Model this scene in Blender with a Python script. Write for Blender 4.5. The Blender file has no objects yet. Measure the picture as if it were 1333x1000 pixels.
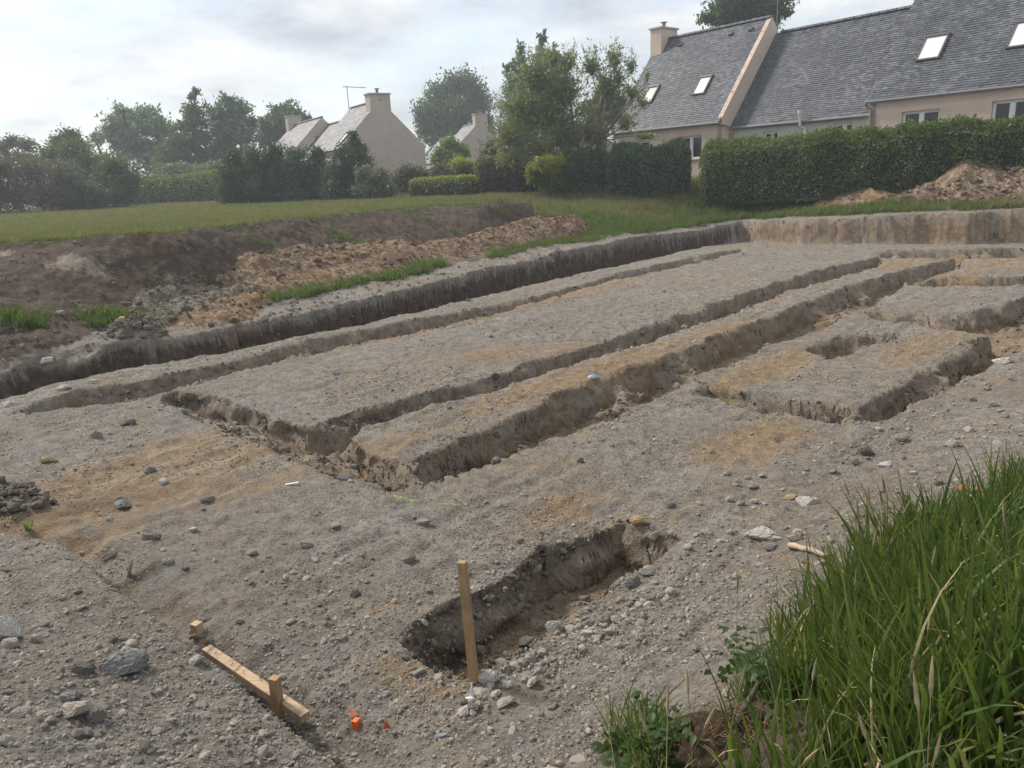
import bpy, math, random, time
import numpy as np
from mathutils import Vector
T0 = time.time()
SC = bpy.context.scene
COL = SC.collection

# ---------------------------------------------------------------- camera
FPX = 1000.0; ZC = 2.7; PITCH = math.radians(15.0); ROLL = math.radians(2.87)
fw = np.array([0, math.cos(PITCH), -math.sin(PITCH)])
r0 = np.array([1., 0, 0]); u0 = np.cross(r0, fw)
cr = math.cos(ROLL) * r0 - math.sin(ROLL) * u0
cu = math.sin(ROLL) * r0 + math.cos(ROLL) * u0
CAM = np.array([0, 0, ZC])
cd = bpy.data.cameras.new('camera'); co = bpy.data.objects.new('camera', cd); COL.objects.link(co)
cd.sensor_fit = 'HORIZONTAL'; cd.sensor_width = 36; cd.lens = 36 * FPX / 1333.0
cd.clip_start = 0.05; cd.clip_end = 3000
from mathutils import Matrix
co.matrix_world = Matrix(((cr[0], cu[0], -fw[0], 0), (cr[1], cu[1], -fw[1], 0), (cr[2], cu[2], -fw[2], ZC), (0, 0, 0, 1)))
SC.camera = co

# ---------------------------------------------------------------- sky, sun, exposure
SUN_AZ = math.radians(-52); SUN_EL = math.radians(42)     # ahead and to the left of the camera
W = bpy.data.worlds.new('World'); SC.world = W; W.use_nodes = True
nt = W.node_tree; N = nt.nodes; L = nt.links; N.clear()
out = N.new('ShaderNodeOutputWorld'); bg = N.new('ShaderNodeBackground'); bg.inputs['Strength'].default_value = 0.1
sky = N.new('ShaderNodeTexSky'); sky.sky_type = 'NISHITA'; sky.sun_disc = False
sky.sun_elevation = SUN_EL; sky.sun_rotation = SUN_AZ; sky.air_density = 1.0; sky.dust_density = 1.5
tc = N.new('ShaderNodeTexCoord')
mp = N.new('ShaderNodeMapping'); mp.inputs['Scale'].default_value = (1.0, 1.0, 3.2); mp.inputs['Rotation'].default_value = (0.1, 0.06, 0.5)
L.new(tc.outputs['Generated'], mp.inputs[0])
n1 = N.new('ShaderNodeTexNoise'); n1.inputs['Scale'].default_value = 2.6; n1.inputs['Detail'].default_value = 9; n1.inputs['Roughness'].default_value = 0.56; n1.inputs['Distortion'].default_value = 0.5
L.new(mp.outputs[0], n1.inputs['Vector'])
r1 = N.new('ShaderNodeValToRGB'); r1.color_ramp.elements[0].position = 0.38; r1.color_ramp.elements[1].position = 0.56
r1.color_ramp.elements[0].color = (0.42, 0.42, 0.42, 1); r1.color_ramp.elements[1].color = (1, 1, 1, 1)
L.new(n1.outputs[0], r1.inputs[0])
n2 = N.new('ShaderNodeTexNoise'); n2.inputs['Scale'].default_value = 4.5; n2.inputs['Detail'].default_value = 8; n2.inputs['Roughness'].default_value = 0.6
L.new(mp.outputs[0], n2.inputs['Vector'])
r2 = N.new('ShaderNodeValToRGB'); r2.color_ramp.elements[0].position = 0.36; r2.color_ramp.elements[1].position = 0.62
r2.color_ramp.elements[0].color = (3.5, 3.85, 4.3, 1); r2.color_ramp.elements[1].color = (6.1, 6.2, 6.25, 1)
L.new(n2.outputs[0], r2.inputs[0])
mx = N.new('ShaderNodeMix'); mx.data_type = 'RGBA'
L.new(r1.outputs[0], mx.inputs['Factor']); L.new(sky.outputs[0], mx.inputs[6]); L.new(r2.outputs[0], mx.inputs[7])
L.new(mx.outputs[2], bg.inputs[0]); L.new(bg.outputs[0], out.inputs[0])
sl = bpy.data.lights.new('sun', 'SUN'); sl.energy = 2.5; sl.angle = math.radians(9); sl.color = (1.0, 0.93, 0.83)
so = bpy.data.objects.new('sun', sl); COL.objects.link(so)
sd = Vector((math.sin(SUN_AZ) * math.cos(SUN_EL), math.cos(SUN_AZ) * math.cos(SUN_EL), math.sin(SUN_EL)))
so.rotation_euler = sd.to_track_quat('Z', 'Y').to_euler(); so.location = (0, 0, 30)
SC.view_settings.view_transform = 'Standard'; SC.view_settings.look = 'None'
SC.view_settings.gamma = 1; SC.view_settings.use_curve_mapping = False; SC.view_settings.exposure = 0.80
SC.render.engine = 'CYCLES'; SC.cycles.max_bounces = 8; SC.cycles.use_denoising = True

# ---------------------------------------------------------------- pixel of the survey photograph -> point of the site
def ray(x, y):
    d = fw * FPX + cr * (x - 666.5) - cu * (y - 500); return d / np.linalg.norm(d)
def at(x, y, z=0.0):
    d = ray(x, y); return CAM + d * ((z - ZC) / d[2])
def atD(x, y, D):
    d = ray(x, y); return CAM + d * (D / d[1])
def W2(pts, z=0.0): return np.array([at(p[0], p[1], p[2] if len(p) > 2 else z)[:2] for p in pts])

# ---------------------------------------------------------------- numpy noise and plan helpers
def _hash(i, j, s):
    n = (i * 374761393 + j * 668265263 + s * 1442695041) & 0xffffffff
    n = ((n ^ (n >> 13)) * 1274126177) & 0xffffffff
    return ((n ^ (n >> 16)) & 0xffff) / 65535.0
def vnoise(x, y, s=0):
    x = np.asarray(x, float); y = np.asarray(y, float)
    i = np.floor(x).astype(np.int64); j = np.floor(y).astype(np.int64); fx = x - i; fy = y - j
    fx = fx * fx * fx * (fx * (fx * 6 - 15) + 10); fy = fy * fy * fy * (fy * (fy * 6 - 15) + 10)
    a = _hash(i, j, s); b = _hash(i + 1, j, s); c = _hash(i, j + 1, s); d = _hash(i + 1, j + 1, s)
    return (a * (1 - fx) + b * fx) * (1 - fy) + (c * (1 - fx) + d * fx) * fy * 1.0 - 0.5
def fbm(x, y, s=0, o=4, g=0.5):
    t = 0; a = 1
    for k in range(o):
        t = t + a * vnoise(x * 2 ** k + 17.3 * k, y * 2 ** k - 9.1 * k, s + k); a *= g
    return t
def sstep(t): t = np.clip(t, 0, 1); return t * t * (3 - 2 * t)
def inside(P, px, py):
    r = np.zeros(px.shape, bool); n = len(P)
    for k in range(n):
        x0, y0 = P[k]; x1, y1 = P[(k + 1) % n]
        if y0 == y1: continue
        c = ((y0 > py) != (y1 > py)) & (px < (x1 - x0) * (py - y0) / (y1 - y0) + x0); r ^= c
    return r
def sdist(a, b, px, py):
    dx, dy = b - a; t = np.clip(((px - a[0]) * dx + (py - a[1]) * dy) / (dx * dx + dy * dy + 1e-12), 0, 1)
    return np.hypot(px - a[0] - t * dx, py - a[1] - t * dy)
def pdist(P, px, py, closed=True):
    n = len(P); d = np.full(px.shape, 1e9)
    for k in range(n if closed else n - 1): d = np.minimum(d, sdist(P[k], P[(k + 1) % n], px, py))
    return d
class TPS:
    def __init__(s, pts, lam=0.02):
        p = np.array(pts, float); s.c = p[:, :2]; n = len(p)
        K = s.phi(np.hypot(*(s.c[:, None] - s.c[None]).transpose(2, 0, 1))) + lam * np.eye(n)
        Q = np.c_[np.ones(n), s.c]; A = np.block([[K, Q], [Q.T, np.zeros((3, 3))]])
        s.w = np.linalg.solve(A, np.r_[p[:, 2], 0, 0, 0])
    @staticmethod
    def phi(r): return r                      # linear radial basis: no overshoot
    def __call__(s, x, y):
        n = len(s.c); z = s.w[n] + s.w[n + 1] * x + s.w[n + 2] * y
        for k in range(n): z = z + s.w[k] * np.hypot(x - s.c[k, 0], y - s.c[k, 1])
        return z
def ctrl(l, extra=()):
    o = []
    for (x, y, z) in l: p = at(x, y, z); o.append((p[0], p[1], z))
    return o + list(extra)

# ---------------------------------------------------------------- plan of the dig
wall_top = [(-260, 540, .15), (-90, 508, .18), (0, 487, .20), (60, 472, .22), (115, 467, .22), (170, 450, .28), (250, 439, .30), (330, 424, .30), (420, 405, .32), (500, 386, .36),
            (600, 361, .44), (700, 340, .42), (800, 318, .50), (860, 307, .48), (930, 297, .52), (965, 289, .62), (1050, 287, .78), (1150, 282, .88), (1250, 278, .93), (1333, 275, .95), (1500, 268, 1.0), (1800, 256, 1.1)]
WT = W2(wall_top)
PADP = np.vstack([WT, [[26, 0], [14, -14], [-14, -14], [-16, 0]]])
low = TPS(ctrl(wall_top + [(0, 455, .38), (100, 435, .42), (170, 425, .42), (250, 412, .45), (330, 398, .48), (470, 373, .5), (600, 342, .6), (700, 318, .72), (780, 300, .82),
     (860, 292, .72), (950, 283, .72), (1050, 278, .92), (1150, 274, 1.0), (1333, 267, 1.06), (800, 285, 1.0), (900, 272, 1.1), (1000, 262, 1.22), (1100, 258, 1.22), (760, 268, 1.4),
     (913, 241, 1.97), (1100, 234, 1.93), (1333, 227, 1.88), (700, 262, 1.62), (820, 250, 1.78), (700, 252, 1.88), (620, 259, 1.86), (50, 452, .45), (110, 440, .46), (200, 410, .46), (400, 372, .52), (600, 318, .72), (690, 296, .95)],
     [(-30, 60, 2.0), (0, 70, 2.0), (30, 60, 2.2), (60, 40, 2.3), (-60, 90, 2.0), (0, 300, 2.0), (200, 200, 2.0), (-200, 200, 2.0), (10, 40, 2.1), (20, 36, 2.2), (40, 15, 2.2), (-30, 8, 0.6), (-12, 14.5, .45)]))
field = TPS(ctrl([(0, 317, 1.9), (200, 306, 1.9), (400, 284, 1.9), (600, 268, 1.83), (0, 284, 1.95), (300, 269, 1.92), (560, 262, 1.92)], [(-40, 20, 1.9), (-60, 90, 2.0), (0, 90, 2.0), (-25, 60, 1.95)]))
foot = W2([(-300, 520, .4), (-100, 478, .42), (0, 462, .44), (50, 453, .45), (110, 440, .46), (150, 425, .46), (200, 410, .46), (300, 390, .48), (400, 372, .52), (500, 346, .6), (600, 320, .7), (660, 305, .8), (700, 294, .93)])
top = W2([(-300, 330, 1.9), (-100, 322, 1.9), (0, 317, 1.9), (100, 312, 1.9), (200, 305.5, 1.9), (300, 295, 1.9), (400, 284, 1.9), (500, 274, 1.88), (560, 269, 1.86), (620, 268, 1.80), (655, 273, 1.58), (690, 285, 1.12)])
BANKP = np.vstack([foot, top[::-1]])
PLATP = np.vstack([top, W2([(700, 266, 1.5), (712, 252, 1.88)]), [[-10, 120], [-120, 120], [-60, 10]]])
base_in = TPS(ctrl([(230, 505, 0), (400, 555, 0), (700, 600, 0), (900, 600, 0.0), (600, 500, 0), (1100, 400, 0), (960, 325, 0), (1150, 335, 0), (1333, 325, 0), (0, 530, 0), (200, 640, -.06), (60, 640, -.04), (100, 580, 0),
     (520, 700, 0), (700, 690, 0), (300, 800, 0), (540, 860, 0), (600, 890, .02), (760, 795, .03), (850, 738, .03), (650, 885, .05), (1000, 640, .03), (1150, 560, .02), (1333, 465, .05), (1250, 520, .08), (1333, 520, .15), (1333, 600, .38), (1200, 600, .15),
     (1000, 760, .26), (1100, 690, .28), (1250, 680, .5), (900, 850, .26), (780, 900, .16), (800, 980, .32), (640, 970, .12), (450, 960, .0), (900, 960, .55), (1000, 900, .62), (1100, 850, .72), (1000, 1000, .85), (1333, 1000, 1.25), (1333, 800, 1.0), (1180, 780, .62), (700, 440, 0), (400, 700, 0), (20, 512, 0), (100, 500, 0), (212, 478, 0), (333, 457, 0), (475, 425, 0), (590, 398, 0), (700, 372, 0), (800, 348, 0), (920, 322, 0), (1050, 320, 0), (1150, 321, 0), (1250, 322, 0), (1450, 316, 0)],
     [(0, 0, 1.1), (0, 1.6, .65), (-1.5, 1.2, .75), (1.6, .6, 1.3), (0, -3, 1.3), (-6, 3, .4), (4, 3, 1.25), (8, 6, 1.0), (-12, 8, .1), (16, 12, .5), (3, -3, 1.4), (-5, -3, 1.1)]))
crest = W2([(-260, 600, .12), (-60, 662, .14), (0, 684, .14), (70, 706, .14), (130, 742, .14), (200, 790, .14), (250, 828, .14), (275, 850, .13), (330, 893, .12), (370, 930, .1), (410, 962, .08), (450, 1000, .06), (520, 1100, .2)])
MOUNDP = np.vstack([crest, [[-.4, .5], [-3, -2], [-9, 2]]])
mound = TPS(ctrl([(0, 690, .13), (0, 780, .24), (0, 870, .36), (0, 1000, .5), (250, 850, .15), (180, 820, .2), (200, 950, .34), (330, 1000, .22), (410, 975, .1), (100, 750, .17), (120, 900, .32)], [(-3, 1, .9), (-1, 1, .7), (-6, 2, .7)]))
TR = []      # (polygon, depth, per-edge slope widths)
def trench(pix, depth, width=.16, z=0.0, soft=()):
    P = W2(pix, z); w = np.full(len(P), width)
    for k, v in soft: w[k] = v
    TR.append((P, depth, w))
A_right = [(405, 556), (462, 541), (512, 524), (550, 512), (640, 487), (719, 461), (775, 446), (850, 419), (922, 395), (1017, 366), (1067, 351), (1150, 332)]
B_left = [(1151, 346), (1024, 381), (922, 417), (850, 438), (700, 486), (640, 506), (560, 528), (478, 556)]
trench(A_right + B_left, .41, .27)
B_right = [(530, 598), (560, 584), (600, 566), (700, 521), (800, 480), (900, 446), (1000, 410), (1100, 375), (1200, 345), (1256, 335)]
trench(B_right + [(1262, 352), (1215, 362), (1180, 372), (1130, 402), (1035, 437), (915, 486), (880, 508), (800, 541), (700, 577), (600, 612), (545, 628)], .41, .27)
trench([(228, 508), (250, 509), (310, 526), (360, 543), (405, 556), (478, 556), (462, 572), (480, 588), (530, 598), (545, 628), (500, 640), (430, 622), (360, 592), (290, 560), (205, 528)], .38, .24, soft=((10, .6), (11, .9), (12, .9), (13, .9)))
trench([(1140, 326), (1250, 325), (1450, 318), (1450, 334), (1333, 338), (1256, 339), (1150, 336)], .32, .18)
trench([(1175, 370), (1213, 363), (1280, 366), (1450, 362), (1450, 376), (1333, 380), (1250, 377), (1190, 375)], .28, .18)
trench([(1120, 404), (1170, 408), (1230, 413), (1272, 409), (1333, 396), (1450, 366), (1450, 412), (1333, 462), (1260, 495), (1200, 525), (1150, 551), (1090, 549), (1112, 531), (1160, 506), (1220, 470), (1279, 438), (1200, 426), (1130, 413)], .38, .27)
trench([(915, 488), (960, 501), (1040, 516), (1112, 531), (1100, 553), (1030, 536), (950, 520), (895, 509)], .38, .24)
trench([(12, 538), (60, 520), (100, 508), (175, 497), (225, 485), (333, 465), (400, 443), (512, 421), (625, 401), (700, 386), (800, 357), (900, 335), (965, 322), (975, 326), (900, 345), (794, 367), (700, 394), (610, 416), (524, 436), (420, 458), (333, 479), (232, 507), (190, 520), (100, 533), (30, 545)], .27, .22)
berm_far = [(-260, 585), (-80, 537), (0, 518), (38, 510), (75, 500), (140, 486), (212, 475), (262, 465), (333, 452), (400, 436), (475, 421), (590, 396), (700, 368), (800, 346), (900, 324), (945, 314)]
t0p = np.vstack([W2(berm_far), (WT[:15] + np.array([-.8, 1.0]))[::-1]])
TR.append((t0p, .5, np.full(len(t0p), .16)))
NP_ = [(512, 832), (540, 800), (590, 775), (640, 752), (700, 712), (745, 694), (785, 678), (812, 676), (850, 690), (890, 712), (862, 730), (835, 748), (790, 772), (740, 803), (690, 842), (650, 872), (612, 886), (575, 884), (542, 860)]
trench(NP_, .34, .22, z=.0, soft=tuple((k, .08) for k in range(9, 18)))
PIT = W2([(1050, 452), (1065, 440), (1100, 432), (1150, 431), (1168, 434), (1150, 446), (1110, 458), (1070, 462)]); TR.append((PIT, .38, np.full(8, .4)))

def uv(px, py): q = at(px, py, 0); return q[0] * .707 + q[1] * .707, -q[0] * .707 + q[1] * .707
TRACKS = []
for k_, (p_, q_) in enumerate([((330, 520), (1050, 325)), ((420, 520), (1000, 352)), ((640, 530), (1180, 350)), ((480, 730), (1000, 480)), ((380, 660), (900, 560)), ((100, 620), (380, 560)), ((700, 700), (1250, 500)), ((1000, 520), (1300, 400))]):
    a_ = uv(*p_); b_ = uv(*q_); TRACKS.append((a_[0], b_[0], (a_[1] + b_[1]) / 2, k_))

def height(x, y, fine=True):
    x = np.asarray(x, float); y = np.asarray(y, float)
    r = np.hypot(x, y)
    wamp = .08 + .10 * sstep((r - 6) / 4)
    wx = x + wamp * fbm(x * 1.5, y * 1.5, 3, 3, .5) ; wy = y + wamp * fbm(x * 1.5 + 50, y * 1.5, 9, 3, .5)
    b = base_in(x, y)
    im = inside(MOUNDP, wx, wy); dm = pdist(crest, wx, wy, False)
    sg = np.where(im, dm, -dm); mm = sstep((sg + .05) / .12)
    b = b - .11 * np.exp(-((sg + .15) / .15) ** 2)
    b = b * (1 - mm) + (np.maximum(mound(x, y), b) + .035 * np.exp(-((sg - .12) / .25) ** 2)) * mm
    dep = np.zeros_like(x); frac = np.zeros_like(x); wallm = np.zeros_like(x)
    for P, d, w in TR:
        x0, y0 = P.min(0) - .3; x1, y1 = P.max(0) + .3
        m = (wx > x0) & (wx < x1) & (wy > y0) & (wy < y1)
        if not m.any(): continue
        qx = wx[m]; qy = wy[m]; ins = inside(P, qx, qy); t = np.ones(qx.shape); n = len(P)
        for k in range(n):
            s = sdist(P[k], P[(k + 1) % n], qx, qy) / w[k]; t = np.minimum(t, s)
        t = t * (1 + .9 * fbm(qx * 1.9, qy * 1.9, 15, 2)); t = np.clip(t, 0, 1)
        t = np.where(ins, t, 0); f = t ** 1.3 / (t ** 1.3 + (1 - t) ** 1.3 * .7 + 1e-9)
        nd = d * f; old = dep[m]; up = nd > old
        dep[m] = np.maximum(old, nd); fr = frac[m]; fr[up] = f[up]; frac[m] = fr
    wallm = np.where((frac > .04) & (frac < .93), 1., 0.)
    z = b - dep + .05 * np.where((frac > 0) & (frac < .25), np.clip(frac * 8, 0, 1), 0) * (fbm(x * 4, y * 4, 19, 2) + .25)
    # excavator rim: slightly raised, crumbly
    im = inside(PADP, wx, wy); dw = pdist(WT, wx, wy, False)
    out = sstep((np.where(im, -dw, dw) + .12) / .22)
    zo = low(x, y)
    ip = inside(PLATP, x, y); ib = inside(BANKP, x, y)
    df = pdist(foot, x, y, False); dt = pdist(top, x, y, False)
    dr_ = pdist(PLATP[len(top) - 1:len(top) + 3], x, y, False)
    tb = np.where(ip, sstep(dr_ / 3.5), np.where(ib, df / (df + dt + 1e-6), 0.))
    zf = field(x, y)
    bank = ib & (tb > .02) & (tb < .985)
    tbs = tb + .10 * np.sin(np.clip(tb, 0, 1) * math.pi * 2) * -0.35
    far = sstep((r - 34) / 12)
    zo = zo * (1 - tbs) + np.maximum(zf, zo) * tbs
    zo = zo * (1 - far) + np.where(far > 0, 2.0, 0) * far
    lump = np.where(ib, 1., 0.)
    z = z * (1 - out) + zo * out
    wallo = (out > .02) & (out < .97)
    wallm = np.where(wallo, 1., wallm)
    if fine:
        pad = np.where(im | (dw < 2.2), 1., 0.)
        grs = 1 - pad
        amp = 1 / (1 + (r / 60) ** 2)
        c45, s45 = .707, .707
        u = x * c45 + y * s45; v = -x * s45 + y * c45
        z = z + amp * (.07 * fbm(x * .5, y * .5, 21, 3) * np.where(pad > 0, .7, 1) + .035 * fbm(x * 2.2, y * 2.2, 31, 3, .6))
        z = z + pad * .030 * fbm(u * 1.3, v * 7, 41, 3, .6) * (vnoise(x * .6, y * .6, 5) > -.15)
        onp = pad * (dep < .02) * (mm < .1)
        for (tu0, tu1, tv, ph) in TRACKS:
            for off_ in (-.85, .85):
                mk = (onp > 0) & (np.abs(v - tv - off_) < .5) & (u > tu0) & (u < tu1)
                if not mk.any(): continue
                um = u[mk]; band = np.clip(1.4 - np.abs(v[mk] - tv - off_ + .12 * np.sin(um * .5)) / .24, 0, 1) * sstep((um - tu0) / 1.5) * sstep((tu1 - um) / 1.5) * np.clip(.75 + 1.6 * fbm(x[mk] * .9, y[mk] * .9, 301 + ph, 2), 0, 1)
                z[mk] += band * (.019 * np.sin(um * 2 * math.pi / .17 + ph) - .022)
        z = z + pad * .016 * fbm(x * 11, y * 11, 51, 3, .65)
        rough = np.clip(wallm + lump * .8, 0, 1)
        z = z + rough * (.07 * fbm(x * 3.2, y * 3.2, 61, 3, .5) + .05 * lump * fbm(x * 9, y * 9, 71, 2, .6))
        z = z + lump * .16 * fbm(x * .9, y * .9, 81, 4, .55)
    return z, dict(dep=dep, frac=frac, sg=sg, wall=wallm, out=out, pad=im, dw=dw, bank=bank, tb=tb, plat=ip, ib=ib, r=r, mm=mm)

def hit(px, py):
    z = 0.3
    for _ in range(25):
        p = at(px, py, z); zn = float(height(np.array([p[0]]), np.array([p[1]]))[0][0]); z = .5 * z + .5 * min(zn, 2.5)
    p = at(px, py, z); return np.array([p[0], p[1], float(height(np.array([p[0]]), np.array([p[1]]))[0][0])])
def hitN(px, py, it=14):
    # vectorised
    d = fw[None] * FPX + (px[:, None] - 666.5) * cr[None] - (py[:, None] - 500) * cu[None]
    z = np.full(px.shape, .4)
    for _ in range(it):
        t = (z - ZC) / d[:, 2]; x = d[:, 0] * t; y = d[:, 1] * t; zn = height(x, y)[0]; z = .5 * z + .5 * np.minimum(zn, 2.5)
    return x, y, height(x, y)[0]

def blob(x, y, px, py, la, sh, st, ang=45):
    c = at(px, py, 0)[:2]; a = math.radians(ang); dx = x - c[0]; dy = y - c[1]
    u = dx * math.cos(a) + dy * math.sin(a); v = -dx * math.sin(a) + dy * math.cos(a)
    return st * np.exp(-(u / la) ** 2 - (v / sh) ** 2)

# ---------------------------------------------------------------- materials
class NT:
    def __init__(s, name):
        s.m = bpy.data.materials.new(name); s.m.use_nodes = True; s.t = s.m.node_tree; s.b = s.t.nodes['Principled BSDF']
        s.b.inputs['Roughness'].default_value = .9; s.b.inputs['Specular IOR Level'].default_value = .2
        s.o = s.t.nodes['Material Output']
    def n(s, k, **kw):
        o = s.t.nodes.new('ShaderNode' + k)
        for a, v in kw.items():
            if hasattr(o, a): setattr(o, a, v)
            else: o.inputs[a.replace('_', ' ')].default_value = v
        return o
    def l(s, a, b): s.t.links.new(a, b)
    def pos(s): return s.n('TexCoord').outputs['Object']
    def noise(s, scale, detail=4, rough=.55, vec=None, dist=0):
        o = s.n('TexNoise'); o.inputs['Scale'].default_value = scale; o.inputs['Detail'].default_value = detail; o.inputs['Roughness'].default_value = rough; o.inputs['Distortion'].default_value = dist
        if vec is not None: s.l(vec, o.inputs['Vector'])
        return o.outputs[0]
    def ramp(s, fac, stops, const=False):
        o = s.n('ValToRGB'); e = o.color_ramp.elements
        if const: o.color_ramp.interpolation = 'CONSTANT'
        while len(e) < len(stops): e.new(.5)
        for k, (p, c) in enumerate(stops): e[k].position = p; e[k].color = (*c, 1) if len(c) == 3 else c
        s.l(fac, o.inputs[0]); return o.outputs[0]
    def mix(s, f, a, b, mode='MIX'):
        o = s.n('Mix'); o.data_type = 'RGBA'; o.blend_type = mode
        for v, i in ((f, 0), (a, 6), (b, 7)):
            if isinstance(v, (int, float)): o.inputs[i].default_value = v
            elif isinstance(v, tuple): o.inputs[i].default_value = (*v, 1)
            else: s.l(v, o.inputs[i])
        return o.outputs[2]
    def math(s, op, a, b=None, clamp=False):
        o = s.n('Math'); o.operation = op; o.use_clamp = clamp
        for v, i in ((a, 0), (b, 1)):
            if v is None: continue
            if isinstance(v, (int, float)): o.inputs[i].default_value = v
            else: s.l(v, o.inputs[i])
        return o.outputs[0]
    def attr(s, name, kind='Fac'): o = s.n('Attribute'); o.attribute_name = name; return o.outputs[kind]
    def bump(s, h, strength=.5, dist=.02, prev=None):
        o = s.n('Bump'); o.inputs['Strength'].default_value = strength; o.inputs['Distance'].default_value = dist; s.l(h, o.inputs['Height'])
        if prev is not None: s.l(prev, o.inputs['Normal'])
        return o.outputs[0]
    def col(s, c): s.l(c, s.b.inputs['Base Color'])
    def nrm(s, c): s.l(c, s.b.inputs['Normal'])

def mat_ground():
    g = NT('excavated_ground'); p = g.pos()
    big = g.noise(.55, 5, .6, p); mid = g.noise(5, 6, .65, p); fin = g.noise(38, 5, .7, p)
    vo = g.n('TexVoronoi'); vo.inputs['Scale'].default_value = 45; vo.inputs['Randomness'].default_value = 1; g.l(p, vo.inputs['Vector'])
    vo2 = g.n('TexVoronoi'); vo2.inputs['Scale'].default_value = 15; g.l(p, vo2.inputs['Vector'])
    sp = g.n('SeparateColor'); g.l(vo.outputs['Color'], sp.inputs[0]); sp2 = g.n('SeparateColor'); g.l(vo2.outputs['Color'], sp2.inputs[0])
    grey = g.ramp(mid, [(.31, (.135, .118, .10)), (.5, (.265, .236, .20)), (.68, (.39, .352, .305))])
    grey = g.mix(g.math('MULTIPLY', g.ramp(sp.outputs[0], [(.35, (0, 0, 0)), (.9, (1, 1, 1))]), .5), grey, (.38, .355, .32))
    grey = g.mix(g.ramp(sp2.outputs[1], [(.80, (0, 0, 0)), (.84, (.45, .45, .45))]), grey, (.40, .375, .34))
    grey = g.mix(g.ramp(sp.outputs[1], [(.72, (0, 0, 0)), (.9, (.55, .55, .55))]), grey, (.075, .065, .056))
    grey = g.mix(g.ramp(big, [(.35, (0, 0, 0)), (.68, (.55, .55, .55))]), grey, (.225, .168, .115))
    bl = g.mix(g.ramp(g.noise(1.6, 4, .6, p), [(.5, (0, 0, 0)), (.72, (.4, .4, .4))]), grey, (.215, .215, .212))
    och = g.ramp(g.noise(9, 6, .65, p), [(.3, (.165, .106, .058)), (.5, (.30, .203, .112)), (.72, (.46, .345, .21))])
    brn = g.ramp(g.noise(6, 6, .65, p), [(.3, (.058, .040, .028)), (.55, (.115, .082, .058)), (.75, (.19, .145, .108))])
    wal = g.ramp(g.noise(7, 6, .65, p), [(.3, (.175, .138, .104)), (.55, (.31, .252, .192)), (.75, (.43, .36, .285))])
    edge = g.math('MULTIPLY', g.math('SUBTRACT', g.noise(4.5, 9, .78, p), .5), 2.0)
    def m(name, k=2.2):
        return g.math('ADD', g.math('MULTIPLY', g.math('SUBTRACT', g.math('ADD', g.attr(name), edge), .5), k), .5, clamp=True)
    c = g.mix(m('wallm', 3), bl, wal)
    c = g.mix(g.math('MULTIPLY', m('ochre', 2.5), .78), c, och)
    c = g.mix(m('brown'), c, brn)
    tan = g.ramp(g.noise(14, 5, .6, p), [(.3, (.34, .28, .21)), (.7, (.46, .39, .30))])
    c = g.mix(g.math('MULTIPLY', m('pale', 3), .8), c, tan)
    gr = g.ramp(g.noise(3, 6, .7, p), [(.3, (.055, .072, .022)), (.55, (.12, .135, .045)), (.78, (.22, .19, .10))])
    c = g.mix(m('grass', 3), c, gr)
    pn = g.math('GREATER_THAN', g.math('ADD', g.attr('paint_amount'), g.math('MULTIPLY', g.math('SUBTRACT', g.noise(60, 5, .75, p), .5), 1.5)), .55)
    c = g.mix(g.math('MULTIPLY', pn, .85), c, g.attr('paint_colour', 'Color'))
    g.col(c)
    hgt = g.math('ADD', g.math('MULTIPLY', vo.outputs['Distance'], .55), fin)
    b1 = g.bump(g.noise(9, 9, .74, p), .9, .06)
    b2 = g.bump(hgt, 1.0, .025, b1)
    g.nrm(b2); g.b.inputs['Roughness'].default_value = .95
    return g.m

def mat_soil(name, cols, scale=6, pebble=None):
    g = NT(name); p = g.pos()
    c = g.ramp(g.noise(scale, 7, .68, p), [(.28, cols[0]), (.5, cols[1]), (.74, cols[2])])
    c = g.mix(g.ramp(g.noise(.9, 4, .6, p), [(.42, (0, 0, 0)), (.62, (.6, .6, .6))]), c, cols[3])
    if pebble:
        vo = g.n('TexVoronoi'); vo.inputs['Scale'].default_value = 12; g.l(p, vo.inputs['Vector']); sp = g.n('SeparateColor'); g.l(vo.outputs['Color'], sp.inputs[0])
        c = g.mix(g.ramp(sp.outputs[0], [(.7, (0, 0, 0)), (.8, (.6, .6, .6))]), c, pebble)
    g.col(c); g.nrm(g.bump(g.noise(14, 9, .72, p), .9, .06)); return g.m

def mat_leaf(name, cols, trans=.35, islands=True, spec=.35, rough=.5):
    g = NT(name)
    geo = g.n('NewGeometry'); rnd = geo.outputs['Random Per Island']
    oi = g.n('ObjectInfo')
    f = rnd if islands else oi.outputs['Random']
    n = len(cols); c = g.ramp(f, [(k / (n - 1), cols[k]) for k in range(n)])
    p = g.pos(); c = g.mix(g.ramp(g.noise(.8, 3, .5, p), [(.4, (0, 0, 0)), (.65, (.5, .5, .5))]), c, tuple(v * .62 for v in cols[n // 2]))
    g.col(c); g.b.inputs['Roughness'].default_value = rough; g.b.inputs['Specular IOR Level'].default_value = spec
    tr = g.n('BsdfTranslucent'); g.l(g.mix(.5, c, (.16, .2, .03), 'MIX'), tr.inputs['Color']); ms = g.n('MixShader'); ms.inputs[0].default_value = min(.6, trans + .12)
    g.l(g.b.outputs[0], ms.inputs[1]); g.l(tr.outputs[0], ms.inputs[2]); g.l(ms.outputs[0], g.o.inputs[0]); return g.m

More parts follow.
